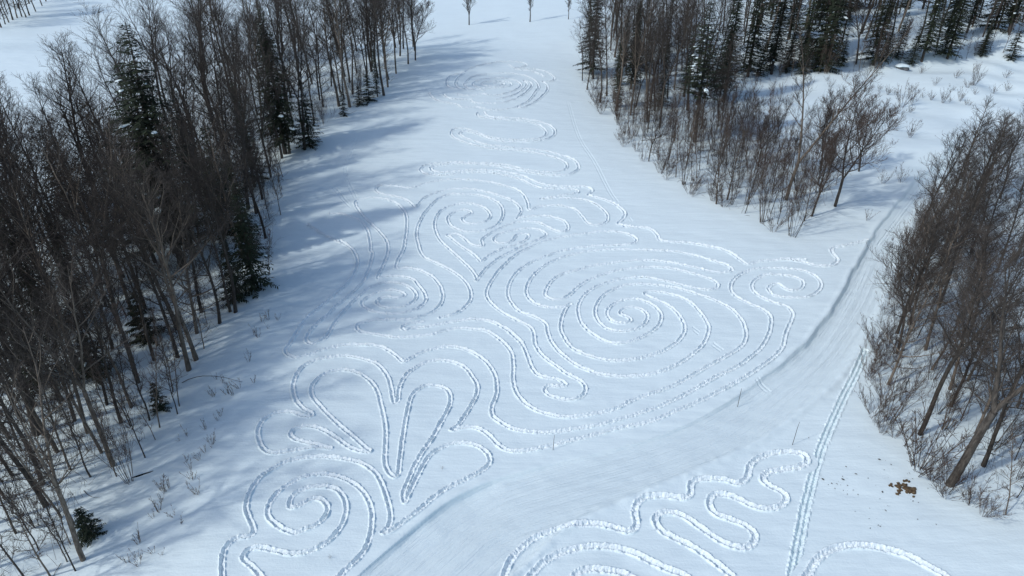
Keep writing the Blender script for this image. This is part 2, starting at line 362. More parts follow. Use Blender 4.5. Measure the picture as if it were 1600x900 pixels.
vx = us[ci] * wy[ri]; vy = ys[ri]
vz = terrain(vx, vy)

# signed distance to the left edge of the trail, position along it, distance to the right edge
def poly_dist(G, Gs=None):
    best = np.full(len(vx), 1e9); sgn = np.ones(len(vx)); al = np.zeros(len(vx))
    for i in range(0, len(G) - 1):
        a, b = G[i], G[i + 1]; d = b - a
        cand = np.nonzero((np.abs(vx - a[0]) < 14) & (np.abs(vy - a[1]) < 14))[0]
        if not len(cand): continue
        X, Y = vx[cand], vy[cand]
        t = np.clip(((X - a[0]) * d[0] + (Y - a[1]) * d[1]) / (d @ d), 0, 1)
        q = np.hypot(X - a[0] - t * d[0], Y - a[1] - t * d[1])
        u = q < best[cand]; k = cand[u]
        best[k] = q[u]; sgn[k] = np.sign(d[1] * (X[u] - a[0]) - d[0] * (Y[u] - a[1]))
        if Gs is not None: al[k] = Gs[i] + t[u] * math.hypot(*d)
    return best * sgn, al
dl, al = poly_dist(GL, GLs)
dr, _ = poly_dist(GR)
inside = (dl > 0) & (np.abs(dl) < 14) & (dr < 0) & (np.abs(dr) < 14)
# cut depth along the left edge: deep at both ends, almost nothing between
pts_s = [GLs[np.argmin(np.hypot(*(GL - np.array(gp(*p))).T))] for p in [(560, 900), (640, 832), (720, 775), (790, 745), (900, 716), (1100, 648), (1200, 582), (1260, 535), (1350, 390), (1400, 318), (1450, 265)]]
cut = np.interp(al, pts_s, [.08, .17, .26, .10, .03, .03, .13, .21, .20, .13, .07])
ok = np.abs(dl) < 12
wob = .22 * (vnoise(al / 1.3, al * 0 + 3, 11) - .5)
prof = sstep(-.04, .22, dl + wob) * (1 - .8 * sstep(.6, 3.6, dl))
vz -= np.where(ok, cut * prof, 0)
vz += np.where(ok, .25 * cut * np.exp(-((dl + wob + .16) / .2) ** 2), 0)
# long ruts along the trail
vz += np.where(inside, .13 * (vnoise(dl * 1.3, al * .02, 21) - .5) + .075 * (vnoise(dl * 3.4, al * .04, 22) - .5) - .10 * sstep(.15, -.5, dr) * sstep(0, .8, dl), 0)
vz += np.where(np.abs(dr) < 1.2, .07 * (vnoise(vx * 3.1, vy * 3.1, 41) - .3) * np.exp(-(dr / .45) ** 2) + .10 * np.exp(-((dr - .1) / .22) ** 2), 0)

d_, s_, a_, k_, w_, p_ = (A[ri, ci].astype(float) for A in (D, SD, AR, KD, WF, DP))
TS = .365                                                        # real width of the trodden line
dn = d_ / (w_ * TS); w_ = w_ * TS
shoe = (k_ == 1)
n1 = vnoise(vx * 11, vy * 11, 31); n2 = vnoise(vx * 6, vy * 6, 32); n3 = vnoise(vx * 19, vy * 19, 33)
var = .7 + .6 * vnoise(a_ * .35, a_ * 0, 34)                      # trail is not equally deep all along
wobble = .09 * (vnoise(a_ * 1.1, a_ * 0 + 5, 35) - .5)
sd2 = s_ / w_ + wobble
trench = -.135 * var * np.exp(-(sd2 / .19) ** 2)
rim = .125 * np.exp(-((np.abs(sd2) - .36) / .10) ** 2) * (.5 + 1.05 * sstep(.15, .85, n2))
ph = a_ / .36 + .25 * vnoise(a_ * .7, a_ * 0 + 8, 36); fi = np.floor(ph); side = np.where(fi.astype(int) % 2 == 0, 1.0, -1.0)
foot = -.075 * np.exp(-((ph - fi - .5) / .27) ** 4 - ((sd2 - .12 * side) / .11) ** 2)
rough = (.13 * (n1 - .5) + .10 * (n3 - .5)) * (1 - sstep(.34, .55, dn))
vz += np.where(shoe, np.where(WF[ri, ci] > 1.1, .60, .58) * (1 + .45 * sstep(45, 85, vy)) * (trench + rim + foot + rough) * (1 - sstep(.45, .78, dn)), 0)
sled = (k_ == 2)
pair = np.abs(np.abs(s_) - .12)
vz += np.where(sled, (-.11 * np.exp(-(pair / .055) ** 2) + .05 * np.exp(-((np.abs(s_) - .26) / .055) ** 2) * (.4 + n2) + .03 * np.exp(-(s_ / .05) ** 2) + .10 * (n1 - .5) * (d_ < .34)) * (1 - sstep(.3, .48, d_)), 0)
ski = (k_ == 3)
pair = np.abs(np.abs(s_) - .15)
vz += np.where(ski, p_ * (-.06 * np.exp(-(pair / .06) ** 2) + .015 * np.exp(-((np.abs(s_) - .27) / .06) ** 2)) * (1 - sstep(.35, .48, d_)), 0)

ZZ = np.full((NR, NC), np.nan); ZZ[ri, ci] = vz
# stitch fine cells to coarse neighbours
fp = np.pad(fine, 1, constant_values=False)
for r in range(nrc + 1):          # edges along a row
    both = fp[r, 1:-1] & fp[r + 1, 1:-1]; any_ = fp[r, 1:-1] | fp[r + 1, 1:-1]
    for c in np.nonzero(any_ & ~both)[0]:
        A, B = ZZ[r * Fd, c * Fd], ZZ[r * Fd, c * Fd + Fd]
        ZZ[r * Fd, c * Fd:c * Fd + Fd + 1] = A + (B - A) * np.arange(Fd + 1) / Fd
for c in range(ncc + 1):
    both = fp[1:-1, c] & fp[1:-1, c + 1]; any_ = fp[1:-1, c] | fp[1:-1, c + 1]
    for r in np.nonzero(any_ & ~both)[0]:
        A, B = ZZ[r * Fd, c * Fd], ZZ[r * Fd + Fd, c * Fd]
        ZZ[r * Fd:r * Fd + Fd + 1, c * Fd] = A + (B - A) * np.arange(Fd + 1) / Fd
vz = ZZ[ri, ci]
V = np.c_[vx, vy, vz]
cr, cc = np.nonzero(~fine)
def quad(r, c, k): return np.c_[idx[r, c], idx[r, c + k], idx[r + k, c + k], idx[r + k, c]]
Fc = quad(cr * Fd, cc * Fd, Fd)
fr, fc = np.nonzero(ff)
Ff = quad(fr, fc, 1)
FA = np.vstack([Fc, Ff])
# one set of normals for the whole sheet, so that the pieces meet without a seam
def face_n(F):
    p = V[F]; return np.cross(p[:, 2] - p[:, 0], p[:, 3] - p[:, 1])
N = np.zeros_like(V); fn = face_n(FA)
for k in range(4):
    for j in range(3): N[:, j] += np.bincount(FA[:, k], fn[:, j] , minlength=len(V))
N /= np.linalg.norm(N, axis=1)[:, None]
fin = inside[FA].sum(axis=1) >= 3
ftr = (shoe & (dn < .44))[FA].sum(axis=1) >= 3
def ground_piece(name, sel, mat):
    F = FA[sel]; u, inv = np.unique(F, return_inverse=True)
    me = mesh_from(name, V[u], inv.reshape(F.shape), [mat])
    for nm, arr in (('across', dl), ('along', al)):
        if name == 'groomed_trail':
            at = me.attributes.new(nm, 'FLOAT', 'POINT'); at.data.foreach_set('value', np.clip(arr[u], -50, 500).astype(np.float32))
    me.normals_split_custom_set_from_vertices(N[u].astype(np.float32))
    return tag(add_obj(name, me), kind='structure')
ground_piece('snow_field', ~fin & ~ftr, M_FIELD)
ground_piece('groomed_trail', fin & ~ftr, M_TRAIL)
ground_piece('snowshoe_track', ftr, M_TRACK)
print('ground faces', len(FA), 'fine', len(Ff))

# height of the finished sheet under a thing (coarse lookup)
def gz(x, y): return float(terrain(x, y))

# ------------------------------------------------------------------ tube meshes for trees
class Tubes:
    def __init__(s): s.items = {}
    def add(s, pts, rad, sides):
        s.items.setdefault((len(pts), sides), []).append((pts, rad))
    def build(s, name, mat):
        VV, FF, off = [], [], 0
        for (k, n), lst in s.items.items():
            Pn = np.array([i[0] for i in lst], float); Rn = np.array([i[1] for i in lst], float)      # (m,k,3),(m,k)
            T = np.gradient(Pn, axis=1); T /= np.linalg.norm(T, axis=2, keepdims=True) + 1e-9
            ref = np.where(np.abs(T[:, :1, 2:3]) > .8, np.array([1., 0, 0]), np.array([0, 0, 1.]))
            U = np.cross(T, ref); U /= np.linalg.norm(U, axis=2, keepdims=True) + 1e-9
            W = np.cross(T, U)
            an = np.arange(n) * 2 * math.pi / n
            ring = Pn[:, :, None] + Rn[:, :, None, None] * (np.cos(an)[None, None, :, None] * U[:, :, None] + np.sin(an)[None, None, :, None] * W[:, :, None])
            m = len(lst)
            base = off + (np.arange(m)[:, None, None] * k + np.arange(k - 1)[None, :, None]) * n
            j = np.arange(n)[None, None]; j2 = (j + 1) % n
            FF.append(np.stack([base + j, base + j2, base + n + j2, base + n + j], -1).reshape(-1, 4))
            VV.append(ring.reshape(-1, 3)); off += m * k * n
        return mesh_from(name, np.vstack(VV), np.vstack(FF), [mat])

def unit(v): return v / (np.linalg.norm(v) + 1e-9)
def grow(r, p, d, L, k, bend, up, rad0, rad1):
    """a wandering branch: k points from p along d, curving up by `up`"""
    pts = [p]; st = L / (k - 1)
    for i in range(k - 1):
        d = unit(d + r.normal(0, bend, 3) + np.array([0, 0, up]) / (k - 1))
        pts.append(pts[-1] + d * st)
    return np.array(pts), np.linspace(rad0, rad1, k), d
def side_dir(r, d, ang, az=None):
    a = unit(np.cross(d, [0, 0, 1.] if abs(d[2]) < .9 else [1., 0, 0])); b = np.cross(d, a)
    az = r.uniform(0, 2 * math.pi) if az is None else az
    return unit(d * math.cos(ang) + (a * math.cos(az) + b * math.sin(az)) * math.sin(ang))
def at(pts, f):
    x = f * (len(pts) - 1); i = min(int(x), len(pts) - 2); return pts[i] + (pts[i + 1] - pts[i]) * (x - i)

def make_hardwood(seed, h, r0, crown, n1, spread, n2=7, n3=5, n4=2, fork=0, low=0, ang=.75, up=.55):
    r = np.random.default_rng(seed); tr, cw = Tubes(), Tubes()
    stems = []
    d0 = unit(np.array([r.normal(0, .04), r.normal(0, .04), 1]))
    if fork:
        p, q, d = grow(r, np.array([0, 0, -.3]), d0, h * fork, 6, .03, .1, r0, r0 * .8); tr.add(p, q, 7)
        az = r.uniform(0, 6.28)
        for s in range(2):
            dd = side_dir(r, d, .22 + .12 * r.random(), az + s * math.pi)
            p2, q2, _ = grow(r, p[-1], dd, h * (1 - fork) * (1 - .12 * s), 9, .05, .35, r0 * .62, .012); tr.add(p2, q2, 6)
            stems.append((p2, q2, max(0, (crown - fork) / (1 - fork)), int(n1 * .6)))
    else:
        p, q, d = grow(r, np.array([0, 0, -.3]), d0, h, 12, .035, .1, r0, .012)
        q = r0 * (1 - np.linspace(0, 1, 12)) ** .8 + .012; q[0] *= 1.25
        tr.add(p, q, 7); stems.append((p, q, crown, n1))
    if low:
        p = stems[0][0]
        for i in range(low):
            f = r.uniform(.08, crown); b = at(p, f)
            pp, qq, dd = grow(r, b, side_dir(r, np.array([0, 0, 1.]), 1.2), h * r.uniform(.08, .16), 4, .12, .2, .022, .006); cw.add(pp, qq, 3)
            for _ in range(5):
                c = at(pp, r.uniform(.3, 1)); e, g, _d = grow(r, c, side_dir(r, dd, .7), h * .05, 3, .15, .1, .008, .003); cw.add(e, g, 3)
    for p, q, cb, n in stems:
        for i in range(n):
            f = cb + (1 - cb) * ((i + r.uniform(0, 1)) / n) ** .9 * .97
            b = at(p, f); rb = np.interp(f * (len(q) - 1), range(len(q)), q)
            t = (f - cb) / (1 - cb + 1e-6)
            L = h * spread * (1.0 - .72 * t) * r.uniform(.65, 1.15) * min(1, .55 + 2.2 * t)
            dd = side_dir(r, unit(p[-1] - p[0]), ang * r.uniform(.7, 1.25) * (1 - .35 * t), i * 2.4 + r.uniform(-.5, .5))
            p1, q1, d1 = grow(r, b, dd, L, 6, .09, up, max(.018, min(rb * .65, .013 * L + .014)), .009)
            tr.add(p1, q1, 4)
            for j in range(n2):
                f2 = .15 + .85 * (j + r.random()) / n2
                L2 = L * r.uniform(.3, .55) * (1.1 - .5 * f2)
                p2, q2, d2 = grow(r, at(p1, f2), side_dir(r, unit(p1[-1] - p1[0]), r.uniform(.5, .9)), L2, 4, .10, up * .8, .0145, .007)
                cw.add(p2, q2, 3)
                for k in range(n3):
                    f3 = .2 + .8 * (k + r.random()) / n3
                    L3 = L2 * r.uniform(.35, .65) + .12
                    p3, q3, d3 = grow(r, at(p2, f3), side_dir(r, d2, r.uniform(.4, .9)), L3, 3, .12, up * .5, .0085, .005)
                    cw.add(p3, q3, 3)
                    for l in range(n4):
                        p4, q4, _ = grow(r, at(p3, r.uniform(.2, .9)), side_dir(r, d3, r.uniform(.4, .8)), L3 * r.uniform(.4, .7), 2, .1, .2, .0065, .0045)
                        cw.add(p4, q4, 3)
    return tr, cw

def make_clump(seed, h, n, splay, twigs=6, r0=.022):
    r = np.random.default_rng(seed); tr, cw = Tubes(), Tubes()
    for i in range(n):
        az = r.uniform(0, 6.28); o = np.array([math.cos(az), math.sin(az), 0]) * r.uniform(.02, .25) * min(1, h / 4)
        dd = unit(np.array([math.cos(az) * splay * r.uniform(.2, 1), math.sin(az) * splay * r.uniform(.2, 1), 1]))
        hh = h * r.uniform(.55, 1)
        p, q, _ = grow(r, o + np.array([0, 0, -.15]), dd, hh, 7, .05, .12, r0 * r.uniform(.7, 1.2), .005); tr.add(p, q, 4)
        for j in range(twigs):
            f = r.uniform(.25, .98)
            p2, q2, d2 = grow(r, at(p, f), side_dir(r, unit(p[-1] - p[0]), r.uniform(.35, .8)), hh * r.uniform(.12, .3) * (1.2 - f * .7), 4, .1, .35, .009, .004); cw.add(p2, q2, 3)
            for k in range(4):
                p3, q3, _ = grow(r, at(p2, r.uniform(.2, 1)), side_dir(r, d2, r.uniform(.4, .8)), hh * r.uniform(.04, .1), 3, .1, .2, .006, .003); cw.add(p3, q3, 3)
    return tr, cw

def make_spruce(seed, h, r_low, bare=.08, gap=.34, droop=.25, dense=1.0, snow=6, leaf=1.0):
    r = np.random.default_rng(seed); tr = Tubes(); NV, NF = [], []
    p, q, _ = grow(r, np.array([0, 0, -.3]), np.array([0, 0, 1.]), h + .3, 8, .008, 0, .012 * h + .03, .015); tr.add(p, q, 7)
    z = h * bare; snows = []
    lop = r.uniform(0, 6.28)
    while z < h * .985:
        t = z / h
        Lm = r_low * (1 - t) ** .82 + .1
        nb = 6 if Lm > .7 else 5
        a0 = r.uniform(0, 6.28)
        for i in range(nb):
            az = a0 + i * 2 * math.pi / nb + r.uniform(-.3, .3)
            L = Lm * r.uniform(.6, 1.12) * (1 + .15 * math.cos(az - lop))
            if r.random() < .06: continue
            b = at(p, min(.995, (z + r.uniform(-.12, .12) + .3) / (h + .3)))
            pts = [b]; k = 5
            for s in range(1, k):
                f = s / (k - 1)
                pts.append(b + np.array([math.cos(az) * L * f, math.sin(az) * L * f, (.18 * f - droop * f * f * 1.6 + droop * .55 * f**4) * L * (1.2 if t < .6 else .4) + (.35 * f * L if t > .85 else 0)]))
            pts = np.array(pts); tr.add(pts, np.linspace(.008 * L + .012, .004, k), 3)
            nl = max(3, int(L * 11 * dense / leaf))
            for m in range(nl):
                f = (m + r.random()) / nl * .92 + .08
                c = at(pts, f); ax = unit(pts[-1] - pts[0])
                side = np.array([-math.sin(az), math.cos(az), 0]) * (1 if m % 2 else -1)
                ll = (.16 + .42 * L * .35 * (1 - f) + .12) * r.uniform(.7, 1.2) * leaf
                d = unit(side * r.uniform(.6, 1.1) + ax * r.uniform(.4, .9) + np.array([0, 0, r.uniform(-.55, .05)]))
                wv = unit(np.cross(d, np.array([0, 0, 1.])) + np.array([0, 0, r.uniform(-.6, .6)])) * (.05 * leaf + .10 * ll)
                i0 = len(NV) * 4
                NV.append([c - wv * .5, c + wv * .5, c + d * ll * .65 + wv, c + d * ll + np.array([0, 0, -.04])])
                NF.append([i0, i0 + 1, i0 + 2, i0 + 3])
            if snow and r.random() < snow * .02 and L > .5: snows.append((at(pts, r.uniform(.5, .85)), az, L))
        z += gap * (1 - .45 * t) * r.uniform(.8, 1.2)
    nm = mesh_from('needles', np.array(NV).reshape(-1, 3), NF, [M_NEEDLE], smooth=False)
    sm = None
    if snows:                               # lumps of snow caught on the boughs
        SV, SF = [], []
        for c, az, L in snows:
            o = len(SV); a, b, hh = L * r.uniform(.07, .17), L * r.uniform(.05, .1), .07 * r.uniform(.7, 1.6)
            n = 8
            for lev, (s, zz) in enumerate(((1, 0), (.75, .7), (.3, 1))):
                for k in range(n):
                    e = k * 6.2832 / n; u, v = a * s * math.cos(e) * r.uniform(.8, 1.2), b * s * math.sin(e) * r.uniform(.8, 1.2)
                    SV.append(c + np.array([u * math.cos(az) - v * math.sin(az), u * math.sin(az) + v * math.cos(az), hh * zz + .02 - .25 * u]))
            for lev in range(2):
                for k in range(n):
                    SF.append([o + lev * n + k, o + lev * n + (k + 1) % n, o + (lev + 1) * n + (k + 1) % n, o + (lev + 1) * n + k])
            for k in (0, 2, 4): SF.append([o + 2 * n + (0 if k == 0 else k), o + 2 * n + k + 1, o + 2 * n + (k + 2) % n, o + 2 * n + (k + 3) % n])
        sm = mesh_from('snow_clump', np.array(SV), SF, [M_FIELD])
    return tr, nm, sm

# prototypes: (name of the kind) -> list of (trunk mesh, crown mesh, snow mesh or None, true height)
PRO = {}
def proto(kind, gen, h, bark, twig):
    tr, cw = gen
    PRO.setdefault(kind, []).append((tr.build('trunk', bark), cw.build('crown', twig), None, h))
for i in range(6):
    proto('tall', make_hardwood(100 + i, 16, .135 + .02 * (i % 3), .30 + .06 * (i % 3), 26, .34, 7, 4, 1, fork=(.40 if i % 3 == 1 else 0), low=22, ang=.95, up=.42), 16, (M_BARK, M_BARK, M_BARK2)[i // 2], M_TWIG)
for i in range(4):
    proto('edge', make_hardwood(200 + i, 11, .11, .14, 32, .36, 7, 4, 1, ang=1.1, up=.38, fork=(.3 if i == 2 else 0)), 11, M_BARK2 if i % 2 else M_BARK, M_TWIG)
for i in range(4):
    proto('pole', make_hardwood(300 + i, 9, .045, .22, 20, .19, 5, 3, 1, ang=.75, up=.4), 9, M_BARK2 if i % 2 else M_BARK, M_TWIG2)
for i in range(4):
    proto('clump', make_clump(400 + i, 6, 8 + i, .34, 12, .018), 6, M_BARK2 if i % 2 else M_BARK, M_TWIG2)
for i in range(3):
    proto('shrub', make_clump(500 + i, 2.6, 11 + 3 * i, .85, 7, .0085), 2.6, M_TWIG2, M_TWIG2)
for i in range(4):
    proto('weed', make_clump(600 + i, 1.0, 4 + i, .45, 2, .008), 1.0, M_STALK, M_STALK)
proto('lone', make_hardwood(700, 9, .13, .22, 26, .24, 8, 5, 2, ang=.75, up=.8, fork=.22), 9, M_BARK, M_TWIG)
proto('lone', make_hardwood(701, 9, .12, .26, 26, .22, 8, 5, 2, ang=.75, up=.7), 9, M_BARK, M_TWIG)
proto('bush_tree', make_hardwood(710, 10, .13, .25, 30, .40, 8, 5, 2, ang=1.0, up=.75, fork=.28), 10, M_BARK, M_TWIG2)
proto('big', make_hardwood(720, 17, .27, .38, 26, .32, 8, 5, 2, ang=.85, up=.4, fork=.40, low=8), 17, M_BARK, M_TWIG)
proto('giant', make_hardwood(730, 22, .22, .25, 30, .17, 8, 5, 2, fork=.22, low=10, up=.8), 22, M_BARK2, M_TWIG)
for i, (h, rl, bare) in enumerate(((18, 3.1, .12), (13, 2.3, .06), (7, 1.7, .03), (10, 1.2, .1))):
    tr, nm, sm = make_spruce(800 + i, h, rl, bare, snow=4 if i < 2 else 2)
    PRO.setdefault('spruce', []).append((tr.build('trunk', M_BARK), nm, sm, h))
tr, nm, sm = make_spruce(820, 2.6, .9, .02, .2, .2, 1.2, 4, leaf=.5)
PRO['small_spruce'] = [(tr.build('trunk', M_BARK), nm, sm, 2.6)]
tr, nm, sm = make_spruce(830, 15, 4.2, .35, .5, .05, .9, 9)
tr, nm, sm = make_spruce(840, 18, 3.9, .14, .48, .12, 1.15, 5)
HEM = (tr.build('trunk', M_BARK), nm, sm, 18)
PRO['hemlock'] = [HEM]
tr, nm, sm = make_spruce(830, 15, 4.2, .35, .5, .05, .9, 9)
PRO['pine'] = [(tr.build('trunk', M_BARK), nm, sm, 15)]

CROWN_NAME = {'hemlock': 'needles', 'spruce': 'needles', 'small_spruce': 'needles', 'pine': 'needles'}
def plant(kind, name, x, y, h, label, cat, group, var=None, rz=None, tilt=(0, 0), sx=None):
    """one plant: an Empty at its foot that parents trunk, crown and snow"""
    L = PRO[kind]; v = random.randrange(len(L)) if var is None else var
    tm, cm, sm, H = L[v]
    e = bpy.data.objects.new(name, None); COL.objects.link(e)
    e.empty_display_size = .3
    e.location = (x, y, gz(x, y))
    s = h / H; e.scale = ((sx or 1) * s, (sx or 1) * s, s)
    e.rotation_euler = (0, 0, random.uniform(0, 6.283) if rz is None else rz)
    if tilt != (0, 0):
        a = e.rotation_euler[2]
        e.rotation_euler = (Matrix.Rotation(tilt[0], 3, 'Y') @ Matrix.Rotation(tilt[1], 3, 'X') @ Matrix.Rotation(a, 3, 'Z')).to_euler()
    tag(e, label, cat, group)
    stem = 'stem' if kind in ('clump', 'shrub', 'weed') else 'trunk'
    add_obj(stem if kind != 'weed' else 'stalk', tm, e)
    c = add_obj(CROWN_NAME.get(kind, 'twigs' if kind in ('clump', 'shrub', 'weed') else 'crown'), cm, e)
    if c.name.startswith('twigs'): c['kind'] = 'stuff'
    if sm: tag(add_obj('snow_clump', sm, e), kind='stuff')
    return e
placed = []
SC = []              # scattered plants, labelled further down by what they stand beside
def free(x, y, d):
    return all((x - a) ** 2 + (y - b) ** 2 > d * d for a, b in placed)
def P_(kind, name, px, py, h, label, cat='tree', group=None, **k):
    x, y = gp(px, py); placed.append((x, y))
    return plant(kind, name, x, y, h, label, cat, group, **k)
def in_poly(x, y, poly):
    c = False; j = len(poly) - 1
    for i in range(len(poly)):
        xi, yi = poly[i]; xj, yj = poly[j]
        if (yi > y) != (yj > y) and x < (xj - xi) * (y - yi) / (yj - yi) + xi: c = not c
        j = i
    return c
def scatter(poly, n, dmin, tries=60):
    xs = [p[0] for p in poly]; ysl = [p[1] for p in poly]; out = []
    for _ in range(n * tries):
        if len(out) >= n: break
        x, y = random.uniform(min(xs), max(xs)), random.uniform(min(ysl), max(ysl))
        if in_poly(x, y, poly) and free(x, y, dmin) and -70 < to_px(x, y)[0] < 1690:
            placed.append((x, y)); out.append((x, y))
    return out
G = lambda pts: [gp(*p) for p in pts]

# ------------------------------------------------------------------ single, recognisable trees
P_('lone', 'bare_tree', 733, 39, 8.5, 'largest of the three lone bare trees on the open field beyond the hill', var=0, rz=.4)
P_('lone', 'bare_tree', 828, 34, 7.5, 'middle one of the three lone bare trees on the open field beyond the hill', var=1)
P_('lone', 'bare_tree', 888, 30, 5.2, 'smallest of the three lone bare trees, on the open field beside the snowy spruce', var=1, rz=2.)
P_('bush_tree', 'bare_tree', 649, 94, 9.5, 'rounded bare tree at the far end of the left wood, last before the open field', rz=1.2)
P_('big', 'bare_tree', 1483, 757, 14.5, 'thick leaning bare tree at the lower right above the patch of brown grass', tilt=(.03, 0), rz=1.0)
P_('tall', 'bare_tree', 1537, 728, 13, 'slender leaning bare tree right of the thick tree by the brown grass', var=3, tilt=(.06, 0))
P_('bush_tree', 'bare_tree', 1305, 322, 12, 'bare tree with a wide round crown at the clearing\'s edge above the groomed trail', rz=.3)
P_('bush_tree', 'bare_tree', 1268, 338, 8.5, 'smaller bushy bare tree left of the wide round-crowned tree, close to the thicket tip', rz=2.5)
P_('bush_tree', 'bare_tree', 1342, 268, 8.0, 'bushy bare tree behind and right of the wide round-crowned tree', rz=4.4)
P_('bush_tree', 'bare_tree', 1282, 268, 8.5, 'bushy bare tree behind the wide round-crowned tree, beside the tallest pale tree', rz=5.6)
P_('giant', 'bare_tree', 1228, 312, 19, 'tallest pale bare tree, rising above the saplings beside the clearing', tilt=(-.07, 0))
P_('tall', 'bare_tree', 72, 790, 15, 'dark leaning bare trunk among brush at the lower left edge of the photo', var=0, tilt=(-.05, 0))
P_('tall', 'bare_tree', 58, 678, 16, 'thick dark bare trunk left of the small evergreen at the lower left', var=2, sx=1.3)
P_('tall', 'bare_tree', 177, 728, 14, 'forked thick bare tree beside the many-stemmed clump over the brook hole', var=4)
P_('clump', 'sapling_clump', 203, 752, 6.5, 'many-stemmed clump of saplings standing right at the dark brook hole', 'sapling', var=3, sx=.8)
P_('tall', 'bare_tree', 130, 875, 13, 'dark bare tree in front of the small evergreen, lowest on the left snow bank', var=4)
P_('tall', 'bare_tree', 1437, 678, 14, 'forked grey bare tree standing behind the leaning tree by the brown grass', var=1)
P_('tall', 'bare_tree', 917, 140, 10, 'bare tree standing foremost at the snow edge below the snowy spruce', var=3)
P_('clump', 'sapling_clump', 1237, 370, 7, 'bushy sapling clump at the lowest tip of the middle right wood, nearest the drawing', 'sapling', var=2)
P_('shrub', 'shrub', 1436, 735, 4.2, 'wide fan-shaped bare shrub leaning over the snow beside the brown grass patch', 'shrub', var=2, sx=1.4)
P_('shrub', 'shrub', 1478, 775, 2.6, 'low bare shrub at the foot of the thick leaning tree by the brown grass', 'shrub', var=1, sx=1.3)
P_('edge', 'bare_tree', 1388, 600, 8.5, 'spreading bare tree reaching out over the groomed trail at the right', var=1, rz=1.)
P_('edge', 'bare_tree', 1402, 520, 10, 'bare tree with long low limbs beside the widest part of the groomed trail', var=0, rz=2.6)
# evergreens
EV = 'tree'
P_('hemlock', 'evergreen_tree', 285, 415, 20.5, 'largest dark evergreen, broad and tall in the middle of the left wood', sx=1.25)
hx, hy = placed[-1]
for k in (1.8, 3.4, 5.0, 6.6, 8.2):          # an open gap among the bare trees in front of it
    for j in (-1.6, 0, 1.6):
        placed.append((hx * (1 - k / math.hypot(hx, hy)) + j, hy * (1 - k / math.hypot(hx, hy))))
P_('spruce', 'evergreen_tree', 446, 240, 16, 'tall spruce with snow on its pointed top rising from the upper left wood', var=0, rz=1., sx=1.25)
P_('spruce', 'evergreen_tree', 484, 228, 7.5, 'full dark spruce at the left wood\'s edge, standing against the white slope', var=2)
P_('spruce', 'evergreen_tree', 398, 292, 11, 'dark spruce half hidden by bare branches left of the edge spruce', var=1)
P_('spruce', 'evergreen_tree', 398, 452, 8.2, 'foremost dark evergreen of the thicket bulging from the left wood', var=2, rz=2.)
P_('spruce', 'evergreen_tree', 372, 470, 6.0, 'shorter evergreen at the lower side of the thicket in the left wood', var=2, rz=4.)
P_('spruce', 'evergreen_tree', 392, 405, 9.0, 'upper evergreen of the dark thicket at the left wood\'s edge', var=1, rz=3.)
P_('small_spruce', 'evergreen_tree', 577, 158, 3.6, 'middle one of the three small spruces at the upper left wood\'s edge')
P_('spruce', 'evergreen_tree', 590, 151, 6.0, 'tallest and thinnest of the three small spruces at the upper left wood\'s edge', var=3)
P_('small_spruce', 'evergreen_tree', 562, 165, 2.6, 'smallest of the three small spruces at the upper left wood\'s edge')
P_('small_spruce', 'evergreen_tree', 538, 181, 3.2, 'thin pale young spruce standing alone on the snow before the left wood', sx=.6)
P_('small_spruce', 'evergreen_tree', 143, 838, 2.1, 'bushy small evergreen low on the left bank near the lowest trunks', sx=1.2)
P_('small_spruce', 'evergreen_tree', 252, 640, 2.2, 'small leafy evergreen beside thin trunks at the middle of the left bank')
P_('small_spruce', 'evergreen_tree', 150, 585, 3.4, 'small spreading evergreen on the snow inside the lower left wood', sx=1.3)
P_('small_spruce', 'evergreen_tree', 232, 530, 4.2, 'young evergreen between slim trunks in the middle of the left wood', sx=1.1)
P_('spruce', 'evergreen_tree', 60, 600, 8, 'dark evergreen behind the thick trunk at the left edge of the photo', var=2)
P_('spruce', 'evergreen_tree', 926, 116, 15, 'tall snow-flecked spruce at the far corner of the right wood by the slope', var=1)
P_('pine', 'evergreen_tree', 1085, 222, 16, 'broad dark pine with flat boughs in the middle right wood', sx=1.1)
P_('spruce', 'evergreen_tree', 965, 168, 8.5, 'narrow dark spruce among bare trees at the right wood\'s edge', var=3)
P_('spruce', 'evergreen_tree', 1130, 160, 17, 'snow-laden spruce right of the broad pine at the back of the right wood', var=0)
P_('spruce', 'evergreen_tree', 1168, 120, 17, 'dark spruce left of the clearing, first of the row behind it', var=1)
P_('spruce', 'evergreen_tree', 1205, 116, 17, 'dark spruce second from the left in the row behind the clearing', var=0)
P_('spruce', 'evergreen_tree', 1290, 112, 12, 'low snow-dusted spruce behind the tallest pale bare tree', var=2)
P_('spruce', 'evergreen_tree', 1365, 102, 16, 'snowy spruce behind the snow-capped boulder in the clearing', var=1)
P_('spruce', 'evergreen_tree', 1440, 96, 16, 'snowy spruce right of the boulder at the back of the clearing', var=0, rz=2.)
P_('spruce', 'evergreen_tree', 1480, 92, 15, 'dense spruce in the back row, right behind the clearing\'s shrubs', var=1)
P_('small_spruce', 'evergreen_tree', 1580, 92, 4.5, 'small spruce standing free at the upper right corner of the clearing')
